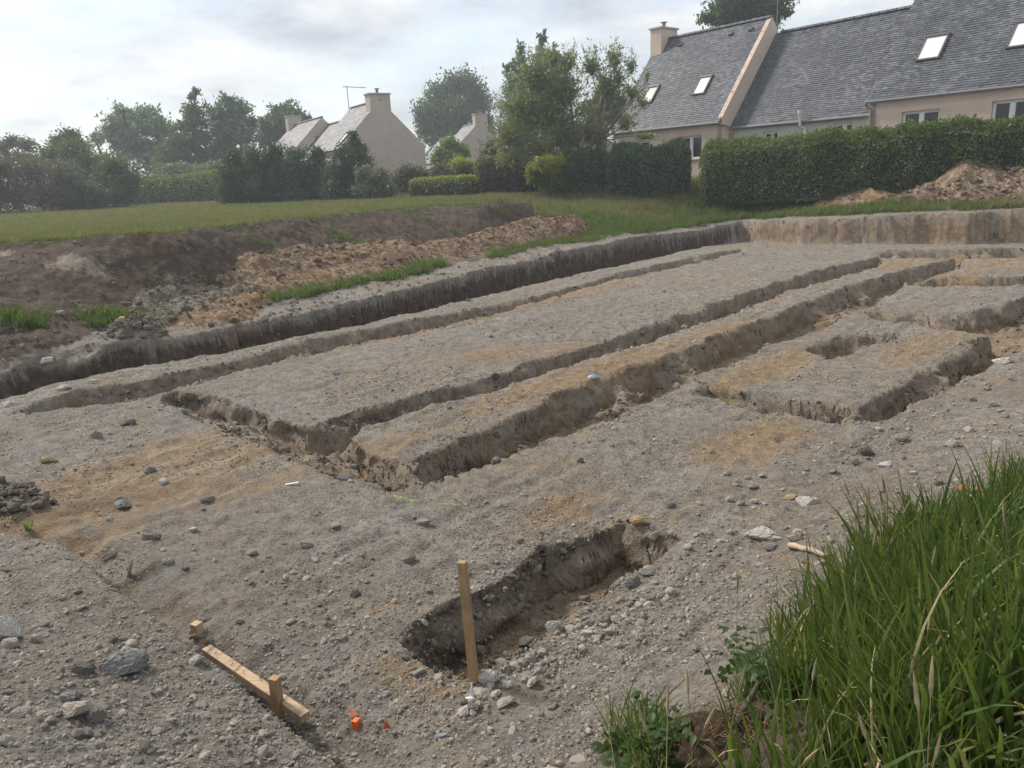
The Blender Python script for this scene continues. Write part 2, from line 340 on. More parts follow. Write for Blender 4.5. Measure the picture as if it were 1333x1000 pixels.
def mat_plain(name, col, rough=.7, var=.15, scale=6, bump=.2, spec=.3, stretch=None, bdist=.01):
    g = NT(name); p = g.pos()
    if stretch: q = g.n('Mapping'); q.inputs['Scale'].default_value = stretch; g.l(p, q.inputs[0]); p = q.outputs[0]
    c = g.ramp(g.noise(scale, 6, .62, p), [(.3, tuple(max(0, v * (1 - var)) for v in col)), (.7, tuple(min(1, v * (1 + var)) for v in col))])
    if name in ('sawn_softwood', 'stake_softwood'):
        p2 = g.pos(); c = g.mix(g.ramp(g.noise(7, 7, .72, p2), [(.50, (0, 0, 0)), (.66, (.75, .75, .75))]), c, (.17, .135, .10)); c = g.mix(g.ramp(g.noise(90, 3, .6, p2), [(.66, (0, 0, 0)), (.72, (.5, .5, .5))]), c, (.09, .06, .04))
    g.col(c); g.b.inputs['Roughness'].default_value = rough; g.b.inputs['Specular IOR Level'].default_value = spec
    if bump: g.nrm(g.bump(g.noise(scale * 4, 6, .65, p), bump, bdist))
    return g.m

def mat_stone(name, a, b, c):
    g = NT(name); oi = g.n('ObjectInfo'); p = g.pos()
    base = g.ramp(oi.outputs['Random'], [(0, a), (.45, b), (1, c)])
    k = g.ramp(g.noise(30, 6, .7, p), [(.3, (.6, .58, .56)), (.72, (1.25, 1.25, 1.22))])
    g.col(g.mix(1.0, base, k, 'MULTIPLY')); g.nrm(g.bump(g.noise(60, 6, .7, p), .5, .01)); return g.m

M = {}
M['ground'] = mat_ground()
M['pebble'] = mat_stone('pebble_stone', (.20, .176, .15), (.30, .268, .23), (.43, .395, .35))
M['clod'] = mat_stone('soil_clod', (.11, .09, .072), (.175, .148, .12), (.26, .225, .185))
M['ochre_clod'] = mat_stone('ochre_clod', (.14, .085, .045), (.235, .15, .085), (.33, .235, .15))
M['pale_stone'] = mat_plain('pale_stone', (.46, .43, .38), .85, .28, 14, .6)
M['grey_stone'] = mat_plain('grey_stone', (.22, .21, .195), .85, .35, 12, .6)
M['dark_stone'] = mat_plain('dark_stone', (.19, .172, .15), .85, .3, 12, .6)
M['tan_stone'] = mat_plain('tan_stone', (.40, .29, .16), .85, .3, 12, .6)
M['buff_stone'] = mat_plain('buff_stone', (.33, .29, .24), .85, .3, 12, .6)
M['ochre_heap'] = mat_soil('ochre_heap_soil', [(.10, .060, .032), (.20, .122, .064), (.30, .20, .12), (.14, .10, .07)], 5, (.33, .28, .22))
M['mixed_heap'] = mat_soil('mixed_heap_soil', [(.13, .087, .053), (.25, .172, .108), (.36, .27, .185), (.20, .14, .09)], 5, (.40, .35, .30))
M['wood'] = mat_plain('sawn_softwood', (.47, .34, .21), .75, .25, 9, .35, stretch=(1, 14, 14), bdist=.003)
M['wood_stake'] = mat_plain('stake_softwood', (.36, .235, .125), .75, .25, 9, .35, stretch=(14, 14, 1), bdist=.003)
M['stick'] = mat_plain('dead_stick', (.30, .22, .14), .85, .3, 20, .4)
M['bark'] = mat_plain('bark', (.10, .085, .065), .9, .4, 5, .8, bdist=.03)
M['pale_bark'] = mat_plain('lichen_bark', (.19, .175, .13), .9, .35, 5, .8, bdist=.03)
M['orange'] = mat_plain('orange_plastic', (.75, .13, .03), .5, .15, 20, .1)
M['yellow'] = mat_plain('yellow_plastic', (.75, .50, .04), .5, .1, 20, .1)
M['blue'] = mat_plain('blue_plastic', (.25, .42, .62), .4, .1, 20, .1)
M['white_scrap'] = mat_plain('white_scrap', (.70, .71, .73), .5, .1, 20, .1)
M['slate_scrap'] = mat_plain('slate_scrap', (.20, .215, .23), .5, .15, 20, .2)
M['wire'] = mat_plain('rusty_wire', (.10, .06, .045), .6, .2, 30, 0)
def render_wall(name, col):
    g = NT(name); p = g.pos()
    c = g.ramp(g.noise(1.3, 5, .6, p), [(.3, tuple(v * .90 for v in col)), (.7, tuple(v * 1.06 for v in col))])
    q = g.n('Mapping'); q.inputs['Scale'].default_value = (5, 5, .5); g.l(p, q.inputs[0])
    c = g.mix(g.ramp(g.noise(1.0, 5, .7, q.outputs[0]), [(.55, (0, 0, 0)), (.8, (.35, .35, .35))]), c, tuple(v * .66 for v in col))
    g.col(c); g.nrm(g.bump(g.noise(60, 4, .6, p), .4, .01)); g.b.inputs['Roughness'].default_value = .92; return g.m
M['render_pink'] = render_wall('pink_beige_render', (.62, .485, .395))
M['render_white'] = render_wall('off_white_render', (.56, .545, .50))
M['render_grey'] = render_wall('grey_beige_render', (.50, .42, .36))
def slate_mat(name, cols, moss):
    g = NT(name); geo = g.n('NewGeometry'); p = g.pos()
    c = g.ramp(geo.outputs['Random Per Island'], [(0, cols[0]), (.5, cols[1]), (1, cols[2])])
    c = g.mix(g.ramp(g.noise(.55, 5, .62, p), [(.40, (0, 0, 0)), (.66, (.75, .75, .75))]), c, cols[0])
    c = g.mix(g.ramp(g.noise(1.3, 6, .7, p), [(.56, (0, 0, 0)), (.72, (.6, .6, .6))]), c, moss)
    g.col(c); g.b.inputs['Roughness'].default_value = .55; g.b.inputs['Specular IOR Level'].default_value = .4
    g.nrm(g.bump(g.noise(30, 4, .6, p), .25, .01)); return g.m
M['slate'] = slate_mat('blue_grey_slate', [(.060, .064, .076), (.100, .106, .122), (.165, .172, .190)], (.046, .045, .043))
M['slate_far'] = slate_mat('lichened_slate', [(.095, .097, .10), (.145, .147, .15), (.21, .21, .21)], (.085, .083, .078))
M['zinc'] = mat_plain('zinc', (.20, .20, .21), .5, .1, 5, .1)
M['gutter'] = mat_plain('beige_gutter', (.30, .245, .20), .5, .1, 5, 0)
M['pvc'] = mat_plain('white_window_frame', (.78, .78, .77), .4, .03, 5, 0)
M['flue'] = mat_plain('cream_flue_pipe', (.62, .58, .48), .5, .1, 8, 0)
M['sill'] = mat_plain('concrete_sill', (.40, .36, .32), .85, .1, 8, .2)
M['dark_frame'] = mat_plain('skylight_frame', (.085, .08, .078), .5, .1, 8, 0)
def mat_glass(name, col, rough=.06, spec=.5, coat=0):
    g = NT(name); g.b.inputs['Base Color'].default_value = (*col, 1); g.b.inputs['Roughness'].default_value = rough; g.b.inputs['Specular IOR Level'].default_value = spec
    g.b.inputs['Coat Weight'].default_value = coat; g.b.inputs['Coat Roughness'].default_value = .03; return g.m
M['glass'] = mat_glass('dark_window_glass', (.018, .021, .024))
M['sky_pane'] = mat_glass('pale_skylight_glass', (.74, .74, .73), .3, .5, 1)  # near-white base colour under a clear coat
M['green_pane'] = mat_glass('skylight_glass_painted_reflection', (.20, .30, .28), .3, .5, .4)  # greenish reflection on the pane put into its base colour
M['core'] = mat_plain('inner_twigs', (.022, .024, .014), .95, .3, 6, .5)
LEAF = dict(
    hedge=mat_leaf('hedge_leaves', [(0.063, 0.100, 0.030), (0.100, 0.155, 0.041), (0.158, 0.220, 0.063), (0.251, 0.314, 0.105)]),
    laurel=mat_leaf('laurel_leaves', [(0.041, 0.075, 0.038), (0.074, 0.121, 0.059), (0.115, 0.178, 0.094), (0.209, 0.273, 0.168)], .2),
    cypress=mat_leaf('dark_evergreen_leaves', [(0.041, 0.071, 0.041), (0.067, 0.109, 0.059), (0.109, 0.158, 0.084)], .15),
    dark=mat_leaf('dark_green_leaves', [(0.055, 0.095, 0.046), (0.090, 0.145, 0.064), (0.138, 0.207, 0.090)], .25),
    blue=mat_leaf('blue_green_leaves', [(0.118, 0.189, 0.131), (0.169, 0.255, 0.172), (0.248, 0.340, 0.223)], .3),
    willow=mat_leaf('willow_leaves', [(0.214, 0.263, 0.106), (0.289, 0.339, 0.138), (0.389, 0.427, 0.189)], .4),
    yellow=mat_leaf('golden_leaves', [(0.273, 0.314, 0.053), (0.398, 0.419, 0.063), (0.565, 0.565, 0.105)], .35),
    vari=mat_leaf('variegated_leaves', [(0.094, 0.125, 0.074), (0.168, 0.209, 0.125), (0.460, 0.503, 0.355)], .25),
    brown=mat_leaf('brownish_leaves', [(0.074, 0.067, 0.046), (0.115, 0.100, 0.067), (0.178, 0.158, 0.105)], .25),
    fresh=mat_leaf('fresh_green_leaves', [(0.094, 0.178, 0.038), (0.146, 0.261, 0.054), (0.230, 0.355, 0.084)], .4),
    fresh2=mat_leaf('hedge_new_growth', [(0.084, 0.130, 0.033), (0.130, 0.193, 0.051), (0.209, 0.283, 0.074)], .35),
    grey=mat_leaf('grey_scrub_leaves', [(0.094, 0.100, 0.075), (0.136, 0.143, 0.105), (0.209, 0.209, 0.163)], .25),
)
M['blade'] = mat_leaf('long_grass_blades', [(.028, .060, .011), (.052, .10, .018), (.092, .155, .028), (.16, .22, .045), (.32, .28, .11)], .35, True)
M['short_blade'] = mat_leaf('short_grass_blades', [(.058, .118, .020), (.092, .170, .030), (.145, .215, .045)], .35, False)
M['dry_blade'] = mat_leaf('dry_grass_blades', [(.135, .145, .050), (.22, .205, .085), (.34, .28, .155)], .35, False)
M['straw'] = mat_plain('dry_roots', (.20, .13, .075), .9, .4, 30, .3)

# ---------------------------------------------------------------- object helpers
def mesh(name, verts, faces, mats=None, smooth=False):
    me = bpy.data.meshes.new(name); me.from_pydata([tuple(map(float, v)) for v in verts], [], faces); me.update()
    for m in (mats or []): me.materials.append(m)
    if smooth: me.shade_smooth()
    return me
def link(name, me, parent=None, loc=None):
    o = bpy.data.objects.new(name, me); COL.objects.link(o)
    if parent is not None: o.parent = parent
    if loc is not None: o.location = tuple(map(float, loc))
    return o
def tag(o, label=None, cat=None, group=None, kind=None):
    if label: o['label'] = label
    if cat: o['category'] = cat
    if group: o['group'] = group
    if kind: o['kind'] = kind
    return o
def thing(name, label, cat, loc=(0, 0, 0), group=None):
    o = bpy.data.objects.new(name, None); COL.objects.link(o); o.location = tuple(map(float, loc)); o.empty_display_size = .3
    return tag(o, label, cat, group)
def quads(name, V, mat, smooth=False):
    """V: (n,4,3) array of separate quads"""
    n = len(V); me = bpy.data.meshes.new(name); me.vertices.add(n * 4); me.vertices.foreach_set('co', np.ascontiguousarray(V, np.float32).ravel())
    me.loops.add(n * 4); me.loops.foreach_set('vertex_index', np.arange(n * 4, dtype=np.int32)); me.polygons.add(n)
    me.polygons.foreach_set('loop_start', np.arange(0, n * 4, 4, dtype=np.int32)); me.update(calc_edges=True); me.materials.append(mat)
    return me
class MB:
    def __init__(s): s.v = []; s.f = []
    def add(s, V, F):
        o = len(s.v); s.v += [tuple(map(float, v)) for v in V]; s.f += [tuple(i + o for i in f) for f in F]; return s
    def box(s, c, ex, ey, ez):     # centre and three half axes (vectors)
        c, ex, ey, ez = map(np.array, (c, ex, ey, ez)); V = [c + i * ex + j * ey + k * ez for k in (-1, 1) for j in (-1, 1) for i in (-1, 1)]
        return s.add(V, [(0, 2, 3, 1), (4, 5, 7, 6), (0, 1, 5, 4), (2, 6, 7, 3), (0, 4, 6, 2), (1, 3, 7, 5)])
    def tube(s, pts, rad, n=6, cap=True):
        pts = [np.array(p, float) for p in pts]; V = []; F = []; m = len(pts)
        for k, p in enumerate(pts):
            t = pts[min(k + 1, m - 1)] - pts[max(k - 1, 0)]; t = t / (np.linalg.norm(t) + 1e-9)
            a = np.cross(t, [0, 0, 1.] if abs(t[2]) < .9 else [1., 0, 0]); a /= np.linalg.norm(a); b = np.cross(t, a)
            r = rad[k] if hasattr(rad, '__len__') else rad
            for j in range(n): th = 2 * math.pi * j / n; V.append(p + r * (math.cos(th) * a + math.sin(th) * b))
        for k in range(m - 1):
            for j in range(n): F.append((k * n + j, k * n + (j + 1) % n, (k + 1) * n + (j + 1) % n, (k + 1) * n + j))
        if cap: F.append(tuple(range(n))[::-1]); F.append(tuple(range((m - 1) * n, m * n)))
        return s.add(V, F)
    def build(s, name, mat, parent=None, smooth=False): return link(name, mesh(name, s.v, s.f, [mat], smooth), parent)

# ---------------------------------------------------------------- the ground: one sheet on a polar grid, finer near the camera foot
def polar(a_lo, a_hi, a_n, r_lo, r_hi, step):
    A = np.linspace(math.radians(a_lo), math.radians(a_hi), a_n); R = np.exp(np.arange(math.log(r_lo), math.log(r_hi), step)); return A, R
A1 = np.radians(np.concatenate([np.linspace(-110, -44, 36, endpoint=False), np.linspace(-44, 44, 790), np.linspace(44, 110, 37)[1:]]))
R1 = np.concatenate([np.exp(np.arange(math.log(.75), math.log(9), .0054)), np.exp(np.arange(math.log(9), math.log(31), .0040)), np.geomspace(31, 78, 100), np.geomspace(84, 1500, 20)])
AA, RR = np.meshgrid(A1, R1); GX = (RR * np.sin(AA)); GY = (RR * np.cos(AA)) 
GZ, at_ = height(GX.ravel(), GY.ravel()); nx = len(A1); ny = len(R1)
x = GX.ravel(); y = GY.ravel()
def grid_mesh(name, x, y, z, nx, ny, keep=None):
    idx = np.arange(nx * ny).reshape(ny, nx); q = np.stack([idx[:-1, :-1], idx[:-1, 1:], idx[1:, 1:], idx[1:, :-1]], -1).reshape(-1, 4)[:, ::-1]
    if keep is not None:
        q = q[keep[q].any(1)]; used = np.unique(q); mp_ = np.full(nx * ny, -1); mp_[used] = np.arange(len(used)); q = mp_[q]
    else: used = np.arange(nx * ny)
    me = bpy.data.meshes.new(name); me.vertices.add(len(used)); me.vertices.foreach_set('co', np.c_[x[used], y[used], z[used]].astype(np.float32).ravel())
    n = len(q); me.loops.add(n * 4); me.loops.foreach_set('vertex_index', q.astype(np.int32).ravel()); me.polygons.add(n); me.polygons.foreach_set('loop_start', np.arange(0, n * 4, 4, dtype=np.int32))
    me.update(calc_edges=True); me.shade_smooth(); return me, used
_u = (x + y) * .707; _v = (y - x) * .707; wmk = np.clip(at_['wall'], 0, 1) * np.clip(1 - np.abs(at_['frac'] - .5) * .6, 0, 1)
sc_ = np.where(at_['r'] < 8, 1.0, 1.25)
def chunk(q, z_, s_): return fbm(q * 3.1 / sc_, z_ * 9 / sc_, s_, 3, .6) + .5 * np.abs(vnoise(q * 9 / sc_, z_ * 22 / sc_, s_ + 9))
ca = chunk(_u, GZ, 401) * .11 * wmk; cb = chunk(_v, GZ, 431) * .11 * wmk
MX = x + ca * .707 - cb * .707; MY = y - ca * .707 - cb * .707
gm, _ = grid_mesh('ground', MX, MY, GZ + .03 * wmk * fbm(_u * 7 + GZ * 20, _v * 7, 451, 2), nx, ny)
d = at_
ochre = .20 + .34 * fbm(x * .45, y * .45, 201, 3) ; brown = np.zeros_like(x); wallm = d['wall'] * .75; wallm = np.where(inside(t0p, x, y) | (d['out'] > .01), 0, wallm)
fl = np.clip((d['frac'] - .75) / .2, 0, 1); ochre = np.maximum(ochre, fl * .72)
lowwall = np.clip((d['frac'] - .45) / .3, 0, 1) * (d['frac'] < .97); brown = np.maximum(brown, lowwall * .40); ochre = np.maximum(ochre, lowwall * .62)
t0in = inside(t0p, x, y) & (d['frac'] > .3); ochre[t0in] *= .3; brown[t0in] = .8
wo = (d['out'] > .01) & (d['out'] < .9); zrel = d['out']
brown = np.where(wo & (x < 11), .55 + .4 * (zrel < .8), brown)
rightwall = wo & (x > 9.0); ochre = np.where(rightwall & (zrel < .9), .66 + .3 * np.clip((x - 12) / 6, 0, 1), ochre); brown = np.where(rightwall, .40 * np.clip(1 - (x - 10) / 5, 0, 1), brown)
for a in [(200, 590, 1.3, .55, .55), (160, 640, 1.2, .6, .5), (240, 605, 1.0, .12, .6), (330, 590, .8, .3, .5), (100, 650, 1.2, .7, .5), (990, 565, 1.0, .45, .8), (270, 600, .9, .1, .55), (430, 600, 1.2, .4, .5),
          (640, 408, 2.6, .25, .8), (560, 427, 1.2, .22, .75), (760, 380, 2.6, .28, .6), (640, 460, .8, .4, .6), (735, 450, .6, .3, .55), (720, 500, 1.4, .3, .55), (800, 470, 1.6, .3, .55), (930, 430, 1.8, .35, .55), (690, 505, .7, .25, .6),
          (1010, 470, 1.0, .35, .6), (950, 495, .8, .3, .6), (1180, 455, .9, .5, .5), (1050, 415, 1.2, .4, .55), (1240, 430, 1.1, .4, .5), (1200, 340, 2.0, .5, .5), (1300, 345, 2, .6, .55), (1160, 345, .9, .3, .6),
          (1060, 280, 2, .5, .4), (600, 880, .22, .12, .9), (665, 825, .35, .16, .7), (495, 790, .14, .06, .6), (725, 660, .5, .2, .45), (135, 700, .4, .2, .5), (1100, 440, .5, .3, .3), (1250, 365, 1.5, .5, .45), (540, 860, .3, .15, .5)]:
    ochre = ochre + blob(x, y, *a)
for a in [(110, 655, .7, .35, .5), (180, 745, .25, .12, .7), (700, 780, .5, .1, .35), (600, 800, .3, .1, .3)]: brown = brown + blob(x, y, *a)
brown = brown + .9 * np.exp(-((d['sg'] + .05) / .07) ** 2) * (x < 0) * (y > 2.5)  # dark edge shade along the mound crest, painted through the brown mask
pale = np.zeros_like(x)
for a in [(190, 605, .9, .06, .8), (270, 600, .9, .07, .85), (300, 605, .7, .05, .8), (150, 590, .8, .05, .7), (250, 650, .7, .05, .7), (140, 705, .35, .06, .8), (220, 580, .5, .06, .7), (615, 412, 1.8, .08, .7), (760, 378, 2.0, .07, .5), (560, 425, 1, .07, .6), (545, 720, .5, .1, .4), (1190, 340, 1.0, .15, .6)]: pale = pale + blob(x, y, *a)
pale = np.where(d['frac'] > .2, pale * .3, pale)
bk = d['ib'] & (d['tb'] > .01)
bmask = np.where(bk, .95, 0)
brown = np.where((d['out'] > .9), np.maximum(0, bmask), brown)
scar = np.zeros_like(x)
for (px_, py_, z_, l, s) in [(255, 345, 1.3, .9, .45), (265, 330, 1.5, .7, .3), (100, 368, 1.1, .8, .3), (15, 362, 1.2, .5, .3), (345, 322, 1.5, .7, .3), (580, 285, 1.6, 1.0, .5), (610, 290, 1.4, .8, .3), (90, 355, 1.3, .6, .2), (445, 345, 1.0, .3, .15)]:
    c = at(px_, py_, z_); scar = np.maximum(scar, .9 * np.exp(-((x - c[0]) / l) ** 2 - ((y - c[1]) / s) ** 2))
pale = np.where(bk & (d['tb'] < .93), scar * .75, pale)
out1 = d['out'] > .95
gz = np.zeros_like(x)
ledge_w = 1.15 + .25 * fbm(x * .8, y * .8, 91, 3) - .55 * sstep(x / 3.5)
gz = np.where(out1 & (d['dw'] > ledge_w) & ~bk, np.clip((d['dw'] - ledge_w) * 2.5, 0, .95), 0)
ev_foot = pdist(foot, x, y, False)
# bare soil between the bank foot and the ledge on the left, grass on the right and on the plateau
bare = sstep((-x - .3) / 1.2 + .5) * (~d['plat']) * (y < 31)
gz = gz * (1 - .62 * bare); brown = np.where(out1 & ~bk & (d['dw'] > ledge_w) & (~d['plat']), np.maximum(brown, .6 * bare), brown)
gz = np.where(d['plat'], .95, gz)
GRP = W2([(790, 1060, .4), (850, 985, .5), (930, 945, .5), (990, 905, .5), (1020, 830, .4), (1080, 790, .4), (1130, 752, .4), (1185, 728, .42), (1245, 722, .45), (1300, 712, .45), (1345, 690, .45), (1460, 640, .5), (1900, 700, .8), (1900, 1400, 1.2), (790, 1400, .8)])
ig = inside(GRP, x, y); dg = pdist(GRP, x, y)
gz = np.where(ig & d['pad'], np.clip(dg * 5, 0, .95), gz); brown = np.where(ig & d['pad'], .7, brown); gz = np.where(ig & d['pad'], gz * .15, gz)
paint = np.zeros_like(x); pc = np.zeros((len(x), 4), np.float32); pc[:, 3] = 1; pc[:, :3] = (.75, .75, .78)
def pline(a, b, w, col, st, z=0.0):
    global paint
    A = at(*a, z)[:2]; B = at(*b, z)[:2]; q = st * np.exp(-(sdist(A, B, x, y) / w) ** 2); m = q > paint; pc[m, :3] = col; paint = np.maximum(paint, q)
pline((484, 940), (520, 908), .012, (.60, .60, .66), .5); pline((505, 918), (558, 884), .022, (.66, .66, .70), .60)
pline((455, 918), (462, 926), .02, (.8, .12, .03), .75); pline((500, 945), (505, 938), .012, (.8, .12, .03), .6); pline((480, 926), (500, 920), .02, (.6, .25, .2), .4)
pline((512, 640), (540, 645), .03, (.38, .62, .08), .62); pline((555, 650), (605, 657), .035, (.38, .62, .08), .55)
pline((1085, 540), (1140, 552), .03, (.35, .42, .55), .35)
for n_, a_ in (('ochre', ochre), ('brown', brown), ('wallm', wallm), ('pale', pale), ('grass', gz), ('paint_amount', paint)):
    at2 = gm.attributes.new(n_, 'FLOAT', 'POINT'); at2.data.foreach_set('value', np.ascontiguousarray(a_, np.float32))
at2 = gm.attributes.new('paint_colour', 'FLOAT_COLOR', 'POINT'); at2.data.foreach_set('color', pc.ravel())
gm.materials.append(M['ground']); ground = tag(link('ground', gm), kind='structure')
print('ground', round(time.time() - T0, 1), len(gm.polygons))

# ---------------------------------------------------------------- scatter (geometry nodes instances)
def icosphere(sub):
    t = (1 + 5 ** .5) / 2; V = [(-1, t, 0), (1, t, 0), (-1, -t, 0), (1, -t, 0), (0, -1, t), (0, 1, t), (0, -1, -t), (0, 1, -t), (t, 0, -1), (t, 0, 1), (-t, 0, -1), (-t, 0, 1)]
    F = [(0, 11, 5), (0, 5, 1), (0, 1, 7), (0, 7, 10), (0, 10, 11), (1, 5, 9), (5, 11, 4), (11, 10, 2), (10, 7, 6), (7, 1, 8), (3, 9, 4), (3, 4, 2), (3, 2, 6), (3, 6, 8), (3, 8, 9), (4, 9, 5), (2, 4, 11), (6, 2, 10), (8, 6, 7), (9, 8, 1)]
    V = [np.array(v) / np.linalg.norm(v) for v in V]
    for _ in range(sub):
        c = {}; G = []
        def mid(a, b):
            k = (min(a, b), max(a, b))
            if k not in c: m = V[a] + V[b]; V.append(m / np.linalg.norm(m)); c[k] = len(V) - 1
            return c[k]
        for a, b, d_ in F: ab, bc, ca = mid(a, b), mid(b, d_), mid(d_, a); G += [(a, ab, ca), (b, bc, ab), (d_, ca, bc), (ab, bc, ca)]
        F = G
    return np.array(V), F
def rock_mesh(name, seed, sub=1, mat=None, planes=7, squash=(1, .8, .6), smooth=False):
    rg = np.random.default_rng(seed); V, F = icosphere(sub); V = V * (1 + .12 * rg.standard_normal((len(V), 1)) * (.6 if sub > 1 else 1))
    for _ in range(planes):
        n = rg.standard_normal(3); n /= np.linalg.norm(n); dlim = rg.uniform(.55, .85); s = V @ n; over = np.clip(s - dlim, 0, None); V = V - over[:, None] * n[None] * .92
    V = V * np.array(squash) + .02 * rg.standard_normal(V.shape)
    return mesh(name, V, F, [mat] if mat else None, smooth)
def variants(coll, meshes):
    c = bpy.data.collections.new(coll)
    for k, me in enumerate(meshes): c.objects.link(bpy.data.objects.new(f'{me.name}', me))
    return c
def scatter(name, P, S, Rt, IX, coll):
    me = bpy.data.meshes.new(name); n = len(P); me.vertices.add(n); me.vertices.foreach_set('co', np.ascontiguousarray(P, np.float32).ravel())
    for nm, ty, key, arr in (('size', 'FLOAT_VECTOR', 'vector', S), ('turn', 'FLOAT_VECTOR', 'vector', Rt)):
        a = me.attributes.new(nm, ty, 'POINT'); a.data.foreach_set(key, np.ascontiguousarray(arr, np.float32).ravel())
    a = me.attributes.new('pick', 'INT', 'POINT'); a.data.foreach_set('value', np.ascontiguousarray(IX, np.int32))
    ob = link(name, me); g = bpy.data.node_groups.new(name + '_nodes', 'GeometryNodeTree')
    g.interface.new_socket('Geometry', in_out='INPUT', socket_type='NodeSocketGeometry'); g.interface.new_socket('Geometry', in_out='OUTPUT', socket_type='NodeSocketGeometry')
    gi = g.nodes.new('NodeGroupInput'); go = g.nodes.new('NodeGroupOutput'); ip = g.nodes.new('GeometryNodeInstanceOnPoints'); ci = g.nodes.new('GeometryNodeCollectionInfo')
    ci.inputs['Collection'].default_value = coll; ci.inputs['Separate Children'].default_value = True; ci.inputs['Reset Children'].default_value = True
    ip.inputs['Pick Instance'].default_value = True
    def na(nm, ty): q = g.nodes.new('GeometryNodeInputNamedAttribute'); q.data_type = ty; q.inputs['Name'].default_value = nm; return q.outputs['Attribute']
    g.links.new(gi.outputs[0], ip.inputs['Points']); g.links.new(ci.outputs[0], ip.inputs['Instance']); g.links.new(na('pick', 'INT'), ip.inputs['Instance Index'])
    g.links.new(na('turn', 'FLOAT_VECTOR'), ip.inputs['Rotation']); g.links.new(na('size', 'FLOAT_VECTOR'), ip.inputs['Scale']); g.links.new(ip.outputs[0], go.inputs[0])
    md = ob.modifiers.new('scatter', 'NODES'); md.node_group = g; return tag(ob, kind='stuff')
rg = np.random.default_rng(7)
def sample_polar(n, rlo, rhi, a=46, power=0.0):
    u = rg.random(n); r = np.exp(np.log(rlo) + u * (np.log(rhi) - np.log(rlo))) ; th = np.radians(rg.uniform(-a, a, n)); return r * np.sin(th), r * np.cos(th), r

peb = variants('pebble_shapes', [rock_mesh('pebble', k, 1, M['pebble'], 5, (1, .78, .55)) for k in range(6)])
clo = variants('clod_shapes', [rock_mesh('clod', 40 + k, 1, M['clod'], 3, (1, .9, .7)) for k in range(4)])
och = variants('ochre_clod_shapes', [rock_mesh('ochre_lump', 60 + k, 1, M['ochre_clod'], 5, (1, .9, .65)) for k in range(4)])

px_, py_, pr = sample_polar(150000, 1.9, 30)
pz, pd = height(px_, py_)
inpad = pd['pad'] | (pd['dw'] < 1.3)
igp = inside(GRP, px_, py_)
dens = .38 + 2.4 * fbm(px_ * 1.3, py_ * 1.3, 77, 3)
dens = np.where(pd['mm'] > .5, 1, dens) ; dens = np.where((px_ > .2) & (py_ < 6) & (pd['dep'] < .01), dens + .45, dens); dens = np.where(pd['frac'] > .1, .25, dens)
keep = inpad & ~igp & (rg.random(len(px_)) < dens)
px_, py_, pz, pr = px_[keep], py_[keep], pz[keep], pr[keep]; n = len(px_)
sz = np.clip(np.exp(rg.normal(math.log(.0060), .55, n)), .0025, .04) * (1 + np.clip(pr - 5, 0, 30) * .045)
scatter('gravel', np.c_[px_, py_, pz + sz * .15], np.c_[sz, sz, sz], np.c_[rg.normal(0, .4, n), rg.normal(0, .4, n), rg.uniform(0, 6.28, n)], rg.integers(0, 6, n), peb)
# crumbs of soil along the rims and on the bank
px_, py_, pr = sample_polar(95000, 2.5, 32); pz, pd = height(px_, py_)
rimm = (pd['wall'] > 0) | (pd['ib'] & (pd['tb'] < .95)) | ((pd['frac'] > .5) & (rg.random(len(px_)) < .35))
keep = rimm & (rg.random(len(px_)) < .8) & (rg.random(len(px_)) < np.where(pd['ib'], .5, 1))
px_, py_, pz, pr = px_[keep], py_[keep], pz[keep], pr[keep]; n = len(px_)
sz = np.clip(np.exp(rg.normal(math.log(.014), .5, n)), .005, .06) * (1 + np.clip(pr - 5, 0, 30) * .03)
scatter('soil_crumbs', np.c_[px_, py_, pz], np.c_[sz, sz, sz], rg.uniform(0, 6.28, (n, 3)), rg.integers(0, 4, n), clo)

